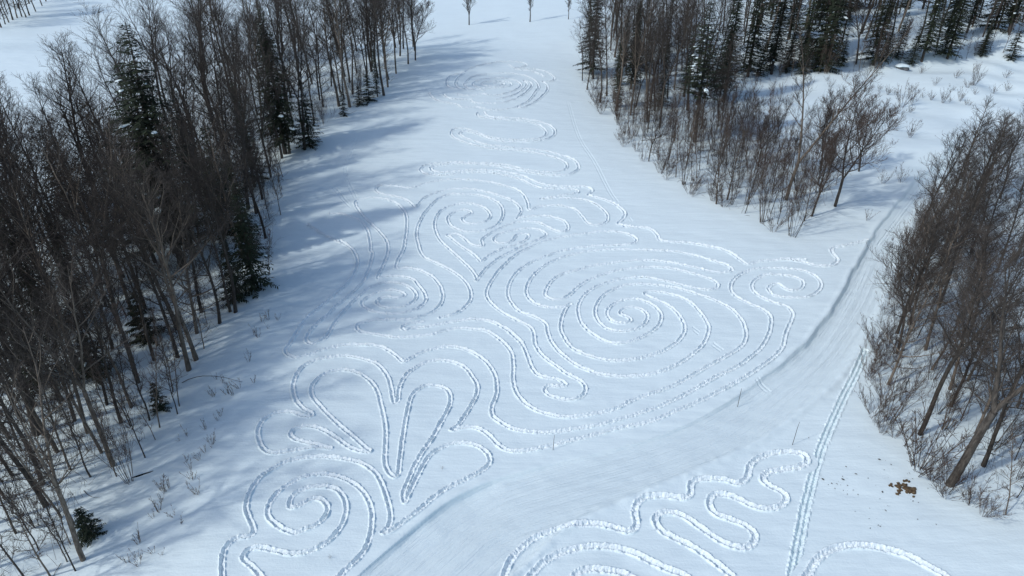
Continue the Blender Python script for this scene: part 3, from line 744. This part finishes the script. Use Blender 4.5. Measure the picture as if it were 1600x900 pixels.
# edge trunks read off the photograph
GE = 'bare trees along the edge of the left wood'
for px, py, h, lab in [
    (638, 100, 11, 'second bare tree from the far end of the left wood, beside the rounded last one'),
    (619, 115, 13, 'third bare tree from the far end along the left wood edge'),
    (606, 136, 14, 'bare tree just uphill of the three small spruces on the left wood edge'),
    (600, 149, 14, 'bare tree standing right of the tallest of the three small spruces'),
    (547, 167, 15, 'right one of two close bare trunks uphill of the pale young spruce'),
    (530, 166, 15, 'left one of two close bare trunks uphill of the pale young spruce'),
    (452, 240, 15, 'bare trunk nearest the snow just downhill of the full dark edge spruce'),
    (441, 247, 15, 'second bare trunk downhill of the full dark spruce at the wood edge'),
    (476, 234, 14, 'bare trunk against the left side of the full dark edge spruce'),
    (133, 508, 16, 'straight bare trunk on open snow deep left of the young evergreen between trunks'),
    (125, 577, 15, 'bare trunk just uphill left of the small spreading evergreen in the left wood'),
    (227, 482, 16, 'bare trunk just uphill of the young evergreen between slim trunks'),
    (213, 507, 16, 'bare trunk close to the left side of the young evergreen between slim trunks'),
    (190, 520, 16, 'curved bare trunk left of the young evergreen, above the small spreading evergreen'),
    (295, 578, 14, 'lowest bare trunk at the wood edge beside the bent fallen branch'),
    (307, 562, 14, 'slim bare trunk at the wood edge, first uphill of the bent fallen branch'),
    (278, 558, 15, 'bare trunk set back behind the two trunks by the bent fallen branch'),
    (315, 488, 15, 'bare trunk standing inward of the short evergreen thicket, third from the thicket'),
    (343, 505, 13, 'bare trunk foremost on the snow just below the evergreen thicket'),
    (360, 487, 12, 'left one of two slim bare trunks touching the evergreen thicket'),
    (368, 488, 12, 'right one of two slim bare trunks touching the evergreen thicket'),
    (123, 600, 15, 'bare trunk on the left side of the small spreading evergreen in the left wood'),
    (217, 598, 14, 'bare trunk right of the small spreading evergreen, above the thin bank saplings')]:
    P_('tall', 'bare_tree', px, py, h * random.uniform(.92, 1.05), lab, 'tree', GE, tilt=(random.uniform(0, .05), random.uniform(-.03, .03)))
GS = 'thin saplings along the lower left bank'
for px, py, h, lab in [
    (227, 715, 6, 'thin sapling alone on snow, first uphill of the brook hole'),
    (142, 745, 8, 'thin sapling left of the many-stemmed clump at the brook hole'),
    (118, 892, 6, 'lowest thin sapling leaning at the bottom of the left bank'),
    (233, 657, 9, 'left one of two thin saplings below the small leafy evergreen'),
    (249, 668, 7, 'right one of two thin saplings below the small leafy evergreen'),
    (280, 635, 6, 'right one of two thin saplings beyond the small leafy evergreen'),
    (277, 647, 6, 'left one of two thin saplings beyond the small leafy evergreen'),
    (243, 687, 4, 'shortest thin sapling between the brook hole and the leafy evergreen'),
    (105, 878, 5, 'thin sapling just left of the lowest dark tree on the left bank'),
    (78, 900, 7, 'thin sapling left of the lowest dark tree, cut by the bottom of the photo'),
    (25, 833, 9, 'thin sapling at the far left edge below the dark leaning trunk'),
    (40, 905, 8, 'thin sapling in the bottom left corner of the photo'),
    (60, 860, 6, 'short thin sapling below the dark leaning trunk at the lower left')]:
    P_('pole', 'sapling', px, py, h, lab, 'sapling', GS)
GR_ = 'bare trees along the edge of the right wood'
for px, py, h, lab in [
    (910, 126, 8.5, 'bare tree just downhill of the snow-flecked corner spruce of the right wood'),
    (927, 123, 13, 'bare tree right behind the foremost tree by the corner spruce'),
    (962, 173, 13, 'bare tree beside the narrow dark spruce, on the slope side'),
    (938, 160, 11, 'bare tree at the snow edge between foremost tree and narrow dark spruce'),
    (948, 150, 14, 'tall bare tree set back between corner spruce and narrow dark spruce'),
    (1030, 200, 14, 'tall bare tree left of the broad dark pine in the right wood'),
    (1012, 190, 15, 'tallest bare tree between the narrow dark spruce and the broad pine'),
    (985, 180, 14, 'bare tree just right of the narrow dark spruce in the right wood')]:
    P_('tall', 'bare_tree', px, py, h, lab, 'tree', GR_)

# ------------------------------------------------------------------ the woods
left_far = G([(655, 92), (606, 130), (545, 165), (505, 205), (452, 238), (440, 260)])
xs_back = [(-42, 66), (-42, 122), (-17, 122)]
zones = [
 (G([(652, 86), (606, 126), (548, 160), (500, 182), (478, 150), (560, 88), (640, 62)]), 24, 1.4, ['tall', 'tall', 'edge'], 'bare_tree', 'bare tree inside the far end of the left wood', 'bare trees of the upper left wood', (10, 14)),
 # polygon on the ground, number, spacing, kinds, name, label, group, height range
 (left_far[:6] + [(-45, 64), (-45, 108), (-30, 116)], 56, 1.9, ['tall'], 'bare_tree', 'tall bare tree inside the upper part of the left wood, behind its edge', 'bare trees of the upper left wood', (12.5, 16)),
 (G([(430, 275), (405, 430), (340, 492), (300, 555), (250, 600), (60, 600), (-150, 600), (-250, 330)]) + [(-44, 62)], 80, 1.6, ['tall', 'tall', 'tall', 'edge'], 'bare_tree', 'tall bare tree inside the middle of the left wood around the largest evergreen', 'bare trees of the middle left wood', (12, 16.5)),
 (G([(215, 625), (165, 700), (120, 780), (70, 870), (30, 960), (-300, 960), (-260, 620)]), 34, 1.45, ['tall', 'tall', 'pole'], 'bare_tree', 'bare tree inside the lowest part of the left wood, above the brook', 'bare trees of the lower left wood', (9, 14)),
 (G([(905, 95), (925, 130), (965, 165), (1010, 200), (1060, 230), (1130, 205), (1135, 130), (1110, 75), (1010, 30), (925, 40)]), 46, 1.9, ['tall', 'tall', 'edge'], 'bare_tree', 'bare grey-brown tree inside the far part of the middle right wood', 'bare trees of the middle right wood', (11, 16.5)),
 (G([(1120, 116), (1300, 108), (1440, 94), (1540, 80), (1640, 70), (1750, 20), (1500, 10), (1200, 10), (1110, 60)]), 30, 2.1, ['tall', 'tall', 'edge'], 'bare_tree', 'bare tree in the wood behind the clearing at the upper right', 'bare trees behind the clearing', (15, 20)),
 (G([(1452, 300), (1428, 380), (1410, 470), (1392, 560), (1400, 650), (1450, 690), (1520, 720), (1640, 800), (1850, 880), (1900, 560), (1700, 300), (1540, 260)]), 46, 1.7, ['edge', 'edge', 'tall'], 'bare_tree', 'bare tree in the wood on the right of the groomed trail', 'bare trees right of the trail', (9, 13)),
]
for poly, n, dm, kinds, name, label, group, hr in zones:
    for x, y in scatter(poly, n, dm):
        k = random.choice(kinds)
        SC.append((plant(k, name, x, y, random.uniform(*hr) * (.8 if k == 'edge' else 1), label, 'tree', group, tilt=(random.gauss(0, .03), random.gauss(0, .03))), 'bare tree'))
GC = 'bare trees of the far top left wood'
far_xy = [(2, 43), (8, 38), (14, 35), (20, 31), (27, 28), (34, 26), (41, 27), (46, 24), (56, 18), (66, 9), (72, 2), (0, 30), (12, 22), (30, 14), (46, 6), (-8, 46)]
far_xy.sort(key=lambda v: -v[0])
for k, (px, py) in enumerate(far_xy):
    P_(random.choice(['tall', 'edge']), 'bare_tree', px, py, random.uniform(10, 13), ('bare tree at the right end of the far wood in the top left corner', 'second', 'third', 'fourth', 'fifth', 'sixth', 'seventh', 'eighth', 'ninth', 'tenth', 'eleventh', 'twelfth', 'thirteenth', 'fourteenth', 'fifteenth', 'sixteenth')[k] + (' bare tree from the right end of the far top left wood' if k else ''), 'tree', GC)
# evergreens scattered among the bare trees
for poly, n, label, group, hr, dm in [
    (G([(1140, 100), (1300, 95), (1440, 82), (1600, 60), (1500, 10), (1200, 10)]), 17, 'dark spruce deep in the wood behind the clearing at the upper right', 'spruces behind the clearing', (13, 19), 2.2),
    (G([(940, 110), (1000, 175), (1100, 200), (1120, 120), (1050, 60)]), 9, 'dark spruce among bare trees in the middle right wood', 'spruces in the middle right wood', (7, 12), 2.0),
    (G([(400, 300), (380, 400), (250, 480), (80, 520), (-80, 420), (120, 300), (300, 270)]), 8, 'dark spruce among bare trees in the middle of the left wood', 'spruces in the left wood', (6, 12), 2.0)]:
    for x, y in scatter(poly, n, dm):
        SC.append((plant('spruce', 'evergreen_tree', x, y, random.uniform(*hr), label, 'tree', group), 'dark spruce'))
# saplings
for x, y in scatter(G([(1125, 122), (1300, 113), (1440, 99), (1540, 86), (1540, 70), (1440, 84), (1300, 98), (1125, 106)]), 16, 1.6):
    SC.append((plant('spruce', 'evergreen_tree', x, y, random.uniform(4, 7.5), 'x', 'tree', 'young spruces behind the clearing', var=2), 'young spruce'))
sap = [
 (G([(1115, 124), (1300, 116), (1440, 102), (1540, 90), (1620, 82), (1620, 72), (1440, 92), (1300, 106), (1115, 112)]), 34, .9, ['pole', 'pole', 'clump'], 'thin bare sapling in front of the spruces behind the clearing', 'saplings behind the clearing', (3.5, 8)),
 (G([(950, 175), (985, 235), (1045, 282), (1140, 336), (1200, 356), (1240, 362), (1290, 330), (1310, 300), (1300, 262), (1230, 225), (1150, 195), (1060, 200), (1000, 175)]), 112, .95, ['pole', 'pole', 'pole', 'clump', 'clump', 'edge'], 'thin bare sapling in the dense thicket of the middle right wood', 'saplings of the right thicket', (4.5, 8.5)),
 (G([(1440, 330), (1400, 450), (1380, 560), (1372, 640), (1410, 715), (1500, 770), (1640, 850), (1760, 800), (1550, 500), (1500, 300)]), 62, .95, ['pole', 'clump', 'clump'], 'thin bare sapling at the trailside edge of the right-hand wood', 'saplings beside the trail', (3, 6.5)),
 (G([(610, 125), (545, 168), (455, 240), (420, 440), (300, 570), (200, 740), (100, 880), (-60, 900), (60, 560), (300, 300), (480, 180)]), 92, .85, ['pole', 'pole', 'clump'], 'thin bare sapling under the taller trees of the left wood', 'saplings of the left wood', (2.5, 7)),
]
for poly, n, dm, kinds, label, group, hr in sap:
    for x, y in scatter(poly, n, dm):
        k = random.choice(kinds)
        SC.append((plant(k, 'sapling', x, y, random.uniform(*hr), label, 'sapling', group, tilt=(random.gauss(0, .05), random.gauss(0, .05))), 'bare sapling'))
fringe = [(G([(905, 130), (975, 232), (1040, 285), (1140, 340), (1236, 374), (1300, 330), (1310, 318), (1236, 360), (1150, 325), (1060, 270), (1000, 220), (930, 135)]), 34, .7, 'low bare shrub along the snow-side edge of the middle right wood', 'shrubs edging the right thicket'),
          (G([(1440, 320), (1398, 430), (1366, 540), (1352, 620), (1385, 710), (1470, 775), (1580, 830), (1600, 800), (1480, 740), (1410, 690), (1385, 600), (1410, 470)]), 34, .7, 'low bare shrub along the trail side of the right-hand wood', 'shrubs edging the trail')]
for poly, n, dm, label, group in fringe:
    for x, y in scatter(poly, n, dm):
        SC.append((plant('shrub', 'shrub', x, y, random.uniform(1.4, 3.2), label, 'shrub', group), 'low bare shrub'))
# shrubs in the clearing
for px, py, h, lab in [(1408, 168, 4.2, 'largest bare shrub in the clearing, in front of the boulder'), (1425, 163, 3.6, 'bare shrub just right of the largest shrub in the clearing'),
                       (1393, 203, 2.8, 'bare shrub below the largest shrub in the clearing, left one of two'), (1422, 212, 3.0, 'upright bare shrub alone on smooth snow, right one of two below the largest shrub'),
                       (1522, 133, 3.4, 'dense upright bare shrub at the back right of the clearing'), (1473, 161, 2.6, 'low bare shrub in the middle of the clearing, right of the largest'),
                       (1500, 158, 2.2, 'thin bare shrub between the dense upright shrub and the right wood'), (1407, 285, 2.6, 'slight bare sapling shrub between the round-crowned tree and the trail'),
                       (1355, 345, 1.6, 'small forked shrub alone on snow near the upper trail end'), (1380, 287, 2.0, 'small thin shrub right of the round-crowned bare tree')]:
    P_('shrub', 'shrub', px, py, h, lab, 'shrub', sx=.8)
for x, y in scatter(G([(1160, 130), (1300, 118), (1440, 112), (1560, 100), (1590, 140), (1500, 200), (1400, 230), (1330, 190), (1200, 180)]), 48, .7):
    e = plant('shrub', 'shrub', x, y, random.uniform(.8, 1.8), 'low twiggy shrub poking through the snow of the clearing', 'shrub', 'low shrubs of the clearing'); SC.append((e, 'low twig shrub'))
# dry weeds on the left bank
wl = [(300, 780), (290, 725), (310, 715), (262, 775), (245, 860), (275, 810), (345, 625), (362, 610), (330, 680), (350, 650), (305, 740), (205, 880), (225, 875), (395, 520), (418, 510), (400, 530), (428, 505), (385, 560), (320, 700), (338, 690), (260, 760), (285, 690), (215, 845), (248, 800), (345, 590), (385, 600)]
for px, py in wl:
    for q in range(2):
        x, y = gp(px + random.uniform(-12, 12), py + random.uniform(-10, 10))
        e = plant('weed', 'dry_weed', x, y, random.uniform(.5, 1.3), 'dry weed stalks poking through the snow of the left bank', 'weed', 'dry weeds on the left bank', tilt=(random.gauss(0, .15), random.gauss(0, .15))); SC.append((e, 'dry weed tuft'))
for px, py, lab in [(690, 733, 'tiny dry weed tuft inside the rounded petal of the snow drawing'), (516, 872, 'tiny dry weed beside the lower left spiral of the snow drawing')]:
    P_('weed', 'dry_weed', px, py, .35, lab, 'weed')

# each scattered plant is told apart by the landmark it stands nearest to, on which side, and how near
LM = [(285, 415, 'the largest dark evergreen'), (446, 240, 'the tall snow-topped spruce'), (484, 228, 'the full dark edge spruce'), (398, 452, 'the foremost thicket evergreen'),
      (392, 405, 'the upper thicket evergreen'), (577, 158, 'the three small spruces'), (538, 181, 'the pale young spruce'), (143, 838, 'the bushy low evergreen'),
      (252, 640, 'the small leafy evergreen'), (150, 585, 'the small spreading evergreen'), (232, 530, 'the young left-wood evergreen'), (60, 600, 'the left-edge evergreen'),
      (203, 752, 'the brook-hole sapling clump'), (72, 790, 'the dark leaning trunk'), (177, 728, 'the forked brookside tree'), (649, 94, 'the rounded far-end tree'),
      (926, 116, 'the corner spruce'), (965, 168, 'the narrow dark spruce'), (1085, 222, 'the broad dark pine'), (1130, 160, 'the spruce beside the pine'),
      (1228, 312, 'the tallest pale tree'), (1305, 322, 'the round-crowned tree'), (1237, 370, 'the clump at the thicket tip'), (1168, 120, 'the first back-row spruce'),
      (1205, 116, 'the second back-row spruce'), (1290, 112, 'the low snow-dusted spruce'), (1365, 102, 'the spruce behind the boulder'), (1408, 108, 'the snow-capped boulder'),
      (1440, 96, 'the spruce right of the boulder'), (1480, 92, 'the dense back-row spruce'), (1580, 92, 'the free-standing small spruce'), (1408, 168, 'the largest clearing shrub'),
      (1522, 133, 'the dense upright shrub'), (1422, 212, 'the lone upright shrub'), (1483, 757, 'the thick leaning tree'), (1537, 728, 'the slender leaning tree'),
      (1437, 678, 'the forked grey tree'), (1388, 600, 'the spreading trailside tree'), (1402, 520, 'the long-limbed trailside tree'), (1436, 735, 'the fan-shaped shrub'),
      (133, 508, 'the straight deep-left trunk'), (315, 488, 'the trunk inward of the thicket'), (441, 247, 'the second edge trunk'), (600, 149, 'the trunk beside the small spruces'),
      (1030, 200, 'the tall tree left of the pine'), (1388, 287, 'the small thin shrub'), (1012, 190, 'the tall tree by the narrow spruce'),
      (330, 590, 'the bent fallen branch'), (130, 875, 'the lowest dark tree')]
LP = [(np.array(gp(px, py)), t) for px, py, t in LM]
bins = {}
for e, noun in SC:
    p = np.array([e.location.x, e.location.y])
    q, t = min(LP, key=lambda l: np.hypot(*(l[0] - p)))
    (ax, ay), (bx_, by_) = to_px(*p), to_px(*q)
    dx, dy = ax - bx_, (ay - by_) * 1.6
    side = ('right of' if dx > 0 else 'left of') if abs(dx) > abs(dy) else ('in front of' if dy > 0 else 'behind')
    bins.setdefault((noun, side, t), []).append((np.hypot(*(p - q)), e))
ORD = ['nearest', 'second nearest', 'third nearest', 'fourth nearest', 'fifth nearest', 'sixth nearest', 'seventh nearest', 'eighth nearest', 'ninth nearest', 'tenth nearest', 'eleventh nearest', 'twelfth nearest'] + [w + ' nearest' for w in ('thirteenth', 'fourteenth', 'fifteenth', 'sixteenth', 'seventeenth', 'eighteenth', 'nineteenth', 'twentieth', 'twenty-first', 'twenty-second', 'twenty-third', 'twenty-fourth', 'twenty-fifth')]
for (noun, side, t), lst in bins.items():
    lst.sort(key=lambda v: v[0])
    for k, (_, e) in enumerate(lst):
        o = (', the only one there' if len(lst) == 1 else f', {ORD[k]}') if k < len(ORD) else ', among the farthest ones there'
        if len(f'{noun} {side} {t}{o}'.split()) > 16: noun_ = ' '.join(noun.split()[1:])
        else: noun_ = noun
        e['label'] = f'{noun_} {side} {t}{o}'

# brush that nobody could count
br = Tubes(); r = np.random.default_rng(99)
brush_polys = [(G([(600, 140), (500, 205), (450, 245), (415, 440), (300, 570), (200, 735), (90, 890), (-80, 930), (-240, 600), (-200, 330)]) + [(-40, 64), (-38, 105)], 3000),
               (G([(905, 110), (965, 178), (1045, 275), (1145, 335), (1240, 366), (1305, 310), (1240, 225), (1135, 160), (1110, 75), (930, 50)]), 1500),
               (G([(1448, 310), (1405, 450), (1380, 600), (1420, 715), (1500, 775), (1640, 850), (1850, 880), (1800, 400), (1560, 260)]), 1100),
               (G([(1120, 116), (1300, 108), (1440, 96), (1600, 76), (1700, 20), (1200, 15)]), 1000)]
for poly, n in brush_polys:
    xs = [p[0] for p in poly]; yl = [p[1] for p in poly]; c = 0
    while c < n:
        x, y = r.uniform(min(xs), max(xs)), r.uniform(min(yl), max(yl))
        if not in_poly(x, y, poly): continue
        c += 1
        h = r.uniform(.5, 2.6); b = np.array([x, y, gz(x, y) - .05])
        p, q, d = grow(r, b, unit(np.array([r.normal(0, .3), r.normal(0, .3), 1])), h, 4, .12, .1, .009, .004); br.add(p, q, 3)
        for _ in range(3):
            p2, q2, _d = grow(r, at(p, r.uniform(.25, 1)), side_dir(r, d, r.uniform(.5, 1.1)), h * r.uniform(.2, .45), 3, .15, .1, .006, .003); br.add(p2, q2, 3)
lt = Tubes()
for poly, n in brush_polys[:3]:
    xs = [p[0] for p in poly]; yl = [p[1] for p in poly]; c = 0
    while c < 260:
        x, y = r.uniform(min(xs), max(xs)), r.uniform(min(yl), max(yl))
        if not in_poly(x, y, poly): continue
        c += 1; a = r.uniform(0, 6.28); L = r.uniform(.3, 1.8) if c % 9 else r.uniform(2, 4)
        pts = np.array([[x + math.cos(a + k * .12) * L * k / 3, y + math.sin(a + k * .12) * L * k / 3, 0] for k in range(4)])
        for k in range(4): pts[k, 2] = gz(pts[k, 0], pts[k, 1]) + r.uniform(-.02, .06)
        lt.add(pts, np.linspace(.012 + .006 * L, .005, 4), 4)
tag(add_obj('fallen_twigs', lt.build('fallen_twigs', M_BARK)), 'fallen twigs and sticks lying on the snow under the woods', 'twigs', kind='stuff')
tag(add_obj('underbrush', br.build('underbrush', M_TWIG)), 'fine bare brush growing on the snow under the trees', 'brush', kind='stuff')

dw = Tubes(); dp = G([(1120, 112), (1300, 106), (1440, 94), (1640, 72), (1720, 20), (1500, -10), (1200, -5), (1080, 40)]); c = 0
xs = [p[0] for p in dp]; yl = [p[1] for p in dp]
while c < 105:
    x, y = r.uniform(min(xs), max(xs)), r.uniform(min(yl), max(yl))
    if not in_poly(x, y, dp): continue
    c += 1; h = r.uniform(13, 19)
    p, q, d = grow(r, np.array([x, y, gz(x, y) - .3]), unit(np.array([r.normal(0, .04), r.normal(0, .04), 1])), h, 8, .03, .1, .15, .015); dw.add(p, q, 5)
    for i in range(22):
        f = .14 + .84 * (i + r.random()) / 22; L = h * .24 * (1.15 - f) * r.uniform(.7, 1.3) + .5
        p1, q1, d1 = grow(r, at(p, f), side_dir(r, unit(p[-1] - p[0]), r.uniform(.6, 1.1)), L, 5, .1, .45, .03, .012); dw.add(p1, q1, 3)
        for j in range(7):
            p2, q2, d2 = grow(r, at(p1, r.uniform(.15, 1)), side_dir(r, d1, r.uniform(.4, .9)), L * r.uniform(.25, .5), 3, .1, .3, .014, .007); dw.add(p2, q2, 3)
tag(add_obj('distant_wood', dw.build('distant_wood', M_TWIG)), 'dense bare wood far behind the clearing, its trees merging into one mass', 'wood', kind='stuff')

# ------------------------------------------------------------------ small things
def stake(px, py, h, lab, lean=0):
    x, y = gp(px, py); tb = Tubes()
    pts = np.array([[0, 0, -.2], [lean * .3, 0, h * .35], [lean * .55, .01, h * .7], [lean, 0, h]]); tb.add(pts, np.array([.016, .015, .013, .009]), 6)
    o = add_obj('marker_stake', tb.build('marker_stake', M_BARK), None, (x, y, gz(x, y)))
    tag(o, lab, 'stake')
stake(1153, 632, 1.3, 'thin dark stake in the snow between the drawing and the trail, right one', .03)
stake(864, 703, 1.15, 'thin dark stake beside the lowest line of the drawing, left one', .06)
stake(1238, 695, 1.75, 'thin dark stake just above the wavy loops of the nearer drawing, lower right one', .06)

def blob(name, px, py, sx, sy, sz, mat, seed):
    r = np.random.default_rng(seed); n, m = 14, 7; VV, FF = [], []
    for i in range(m):
        t = i / (m - 1) * math.pi / 2
        for j in range(n):
            a = j * 2 * math.pi / n; k = 1 + .18 * math.sin(3 * a + seed) + r.uniform(-.1, .1)
            VV.append((math.cos(a) * math.cos(t * .97) * sx * k, math.sin(a) * math.cos(t * .97) * sy * k, math.sin(t) * sz * (1 + r.uniform(-.08, .08)) - .08))
    for i in range(m - 1):
        for j in range(n): FF.append((i * n + j, i * n + (j + 1) % n, (i + 1) * n + (j + 1) % n, (i + 1) * n + j))
    return mesh_from(name, VV, FF, [mat])
x, y = gp(1408, 108)
rb = add_obj('boulder', blob('boulder', 0, 0, 1.0, .8, .75, M_ROCK, 3), None, (x, y, gz(x, y)))
tag(rb, 'grey boulder with a cap of snow at the back of the clearing', 'boulder')
cap = add_obj('snow_cap', blob('snow_cap', 0, 0, 1.05, .85, .38, M_FIELD, 3), rb, (0, .06, .5))

# the patch of bare brown ground: ragged islands lying on the snow
def patch(name, px, py, rad, mat, seed, lab, cat, n=26, kind=None, flat=.03, sq=.8):
    r = np.random.default_rng(seed); VV, FF = [], []
    x0, y0 = gp(px, py)
    for i in range(n):
        a, d = r.uniform(0, 6.28), rad * (r.random() ** .7) if i else 0
        cx, cy = math.cos(a) * d * 1.15, math.sin(a) * d * sq
        s = rad * (.42 if i == 0 else r.uniform(.07, .26) * (1.15 - .6 * d / rad)); o = len(VV); m = 11
        zt = lambda u, v: gz(x0 + u, y0 + v) - gz(x0, y0)
        VV.append((cx, cy, zt(cx, cy) + flat * 1.4 + .004 * i))
        for j in range(m):
            e = j * 6.2832 / m; k = s * r.uniform(.55, 1.3); u, v = cx + math.cos(e) * k, cy + math.sin(e) * k * .8
            VV.append((u, v, zt(u, v) + flat * .6 + .001 * i))
        for j in range(m):
            e = j * 6.2832 / m; k = s * 1.2; u, v = VV[o + 1 + j][0], VV[o + 1 + j][1]
            VV.append((u * 1.0, v * 1.0, zt(u, v) - .06))
        for j in range(m):
            j2 = (j + 1) % m
            FF.append((o, o + 1 + j, o + 1 + j2, o)); FF.append((o + 1 + j, o + 1 + m + j, o + 1 + m + j2, o + 1 + j2))
    F3 = [f for f in FF if f[3] != f[0]]; T = [f[:3] for f in FF if f[3] == f[0]]
    tri = T + [t for f in F3 for t in ((f[0], f[1], f[2]), (f[0], f[2], f[3]))]
    o = add_obj(name, mesh_from(name, VV, tri, [mat], smooth=False), None, (x0, y0, gz(x0, y0)))
    tag(o, lab, cat, kind=kind); return o
patch('bare_grass_patch', 1418, 764, .8, M_GRASS, 5, 'patch of brown dead grass showing through the snow', 'grass', kind='stuff')
def litter():
    r = np.random.default_rng(8); VV, FF = [], []
    cx, cy = gp(1345, 765)
    for k in range(70):
        x, y = (gp(r.normal(1310, 14), r.normal(757, 6)) if k % 5 == 0 else gp(r.normal(1385, 50), r.normal(770, 32)))
        a = r.uniform(0, 6.28); L = r.uniform(.015, .06) if k % 9 else r.uniform(.06, .12); u = np.array([math.cos(a), math.sin(a), 0]) * L; v = np.array([-math.sin(a), math.cos(a), 0]) * L * r.uniform(.3, .7)
        c = np.array([x, y, gz(x, y) + .02]); o = len(VV)
        VV += [c - u, c + v + [0, 0, .015], c + u, c - v]; FF.append([o, o + 1, o + 2, o + 3])
    tag(add_obj('leaf_litter', mesh_from('leaf_litter', VV, FF, [M_BARK], smooth=False)), 'dark scraps of fallen leaves and bark on the snow', 'litter', kind='stuff')
litter()
# dark brook hole under the snow of the left bank
bx, by = gp(222, 742)
def brook():
    x = [(u * .42, v * .3) for u, v in ((-1.3, -.45), (-.7, -.1), (-.1, .05), (.5, .42), (1.1, .6), (1.35, .75), (1.0, .38), (.45, .12), (-.05, -.2), (-.6, -.42))]
    n = len(x); z0 = gz(bx, by)
    VV = [(u, v, gz(bx + u, by + v) - z0 + .03) for u, v in x] + [(u * .98, v * .98 - .02, gz(bx + u, by + v) - z0 - .2) for u, v in x] + [(0, .06, .035)]
    tri = []
    for j in range(n):
        j2 = (j + 1) % n; tri += [(2 * n, j, j2), (j, n + j, n + j2), (j, n + j2, j2)]
    o = add_obj('brook_water', mesh_from('brook_water', VV, tri, [M_WATER], smooth=False), None, (bx, by, z0)); tag(o, kind='structure')
brook()
# arched fallen branch on the left bank
tb = Tubes(); a = np.array([*gp(283, 598), 0.]); b = np.array([*gp(382, 597), 0.])
pts = []
for i in range(9):
    f = i / 8; p = a + (b - a) * f; p[2] = gz(p[0], p[1]) - .04 + .65 * math.sin(math.pi * min(1, f * 1.05)) ** .8 * (1 - .35 * f); pts.append(p - a)
tb.add(np.array(pts), np.linspace(.03, .008, 9), 5)
o = add_obj('fallen_branch', tb.build('fallen_branch', M_BARK), None, tuple(a)); tag(o, 'thin bent branch arching out of the snow on the left bank', 'branch')
print('objects', len(S.objects))
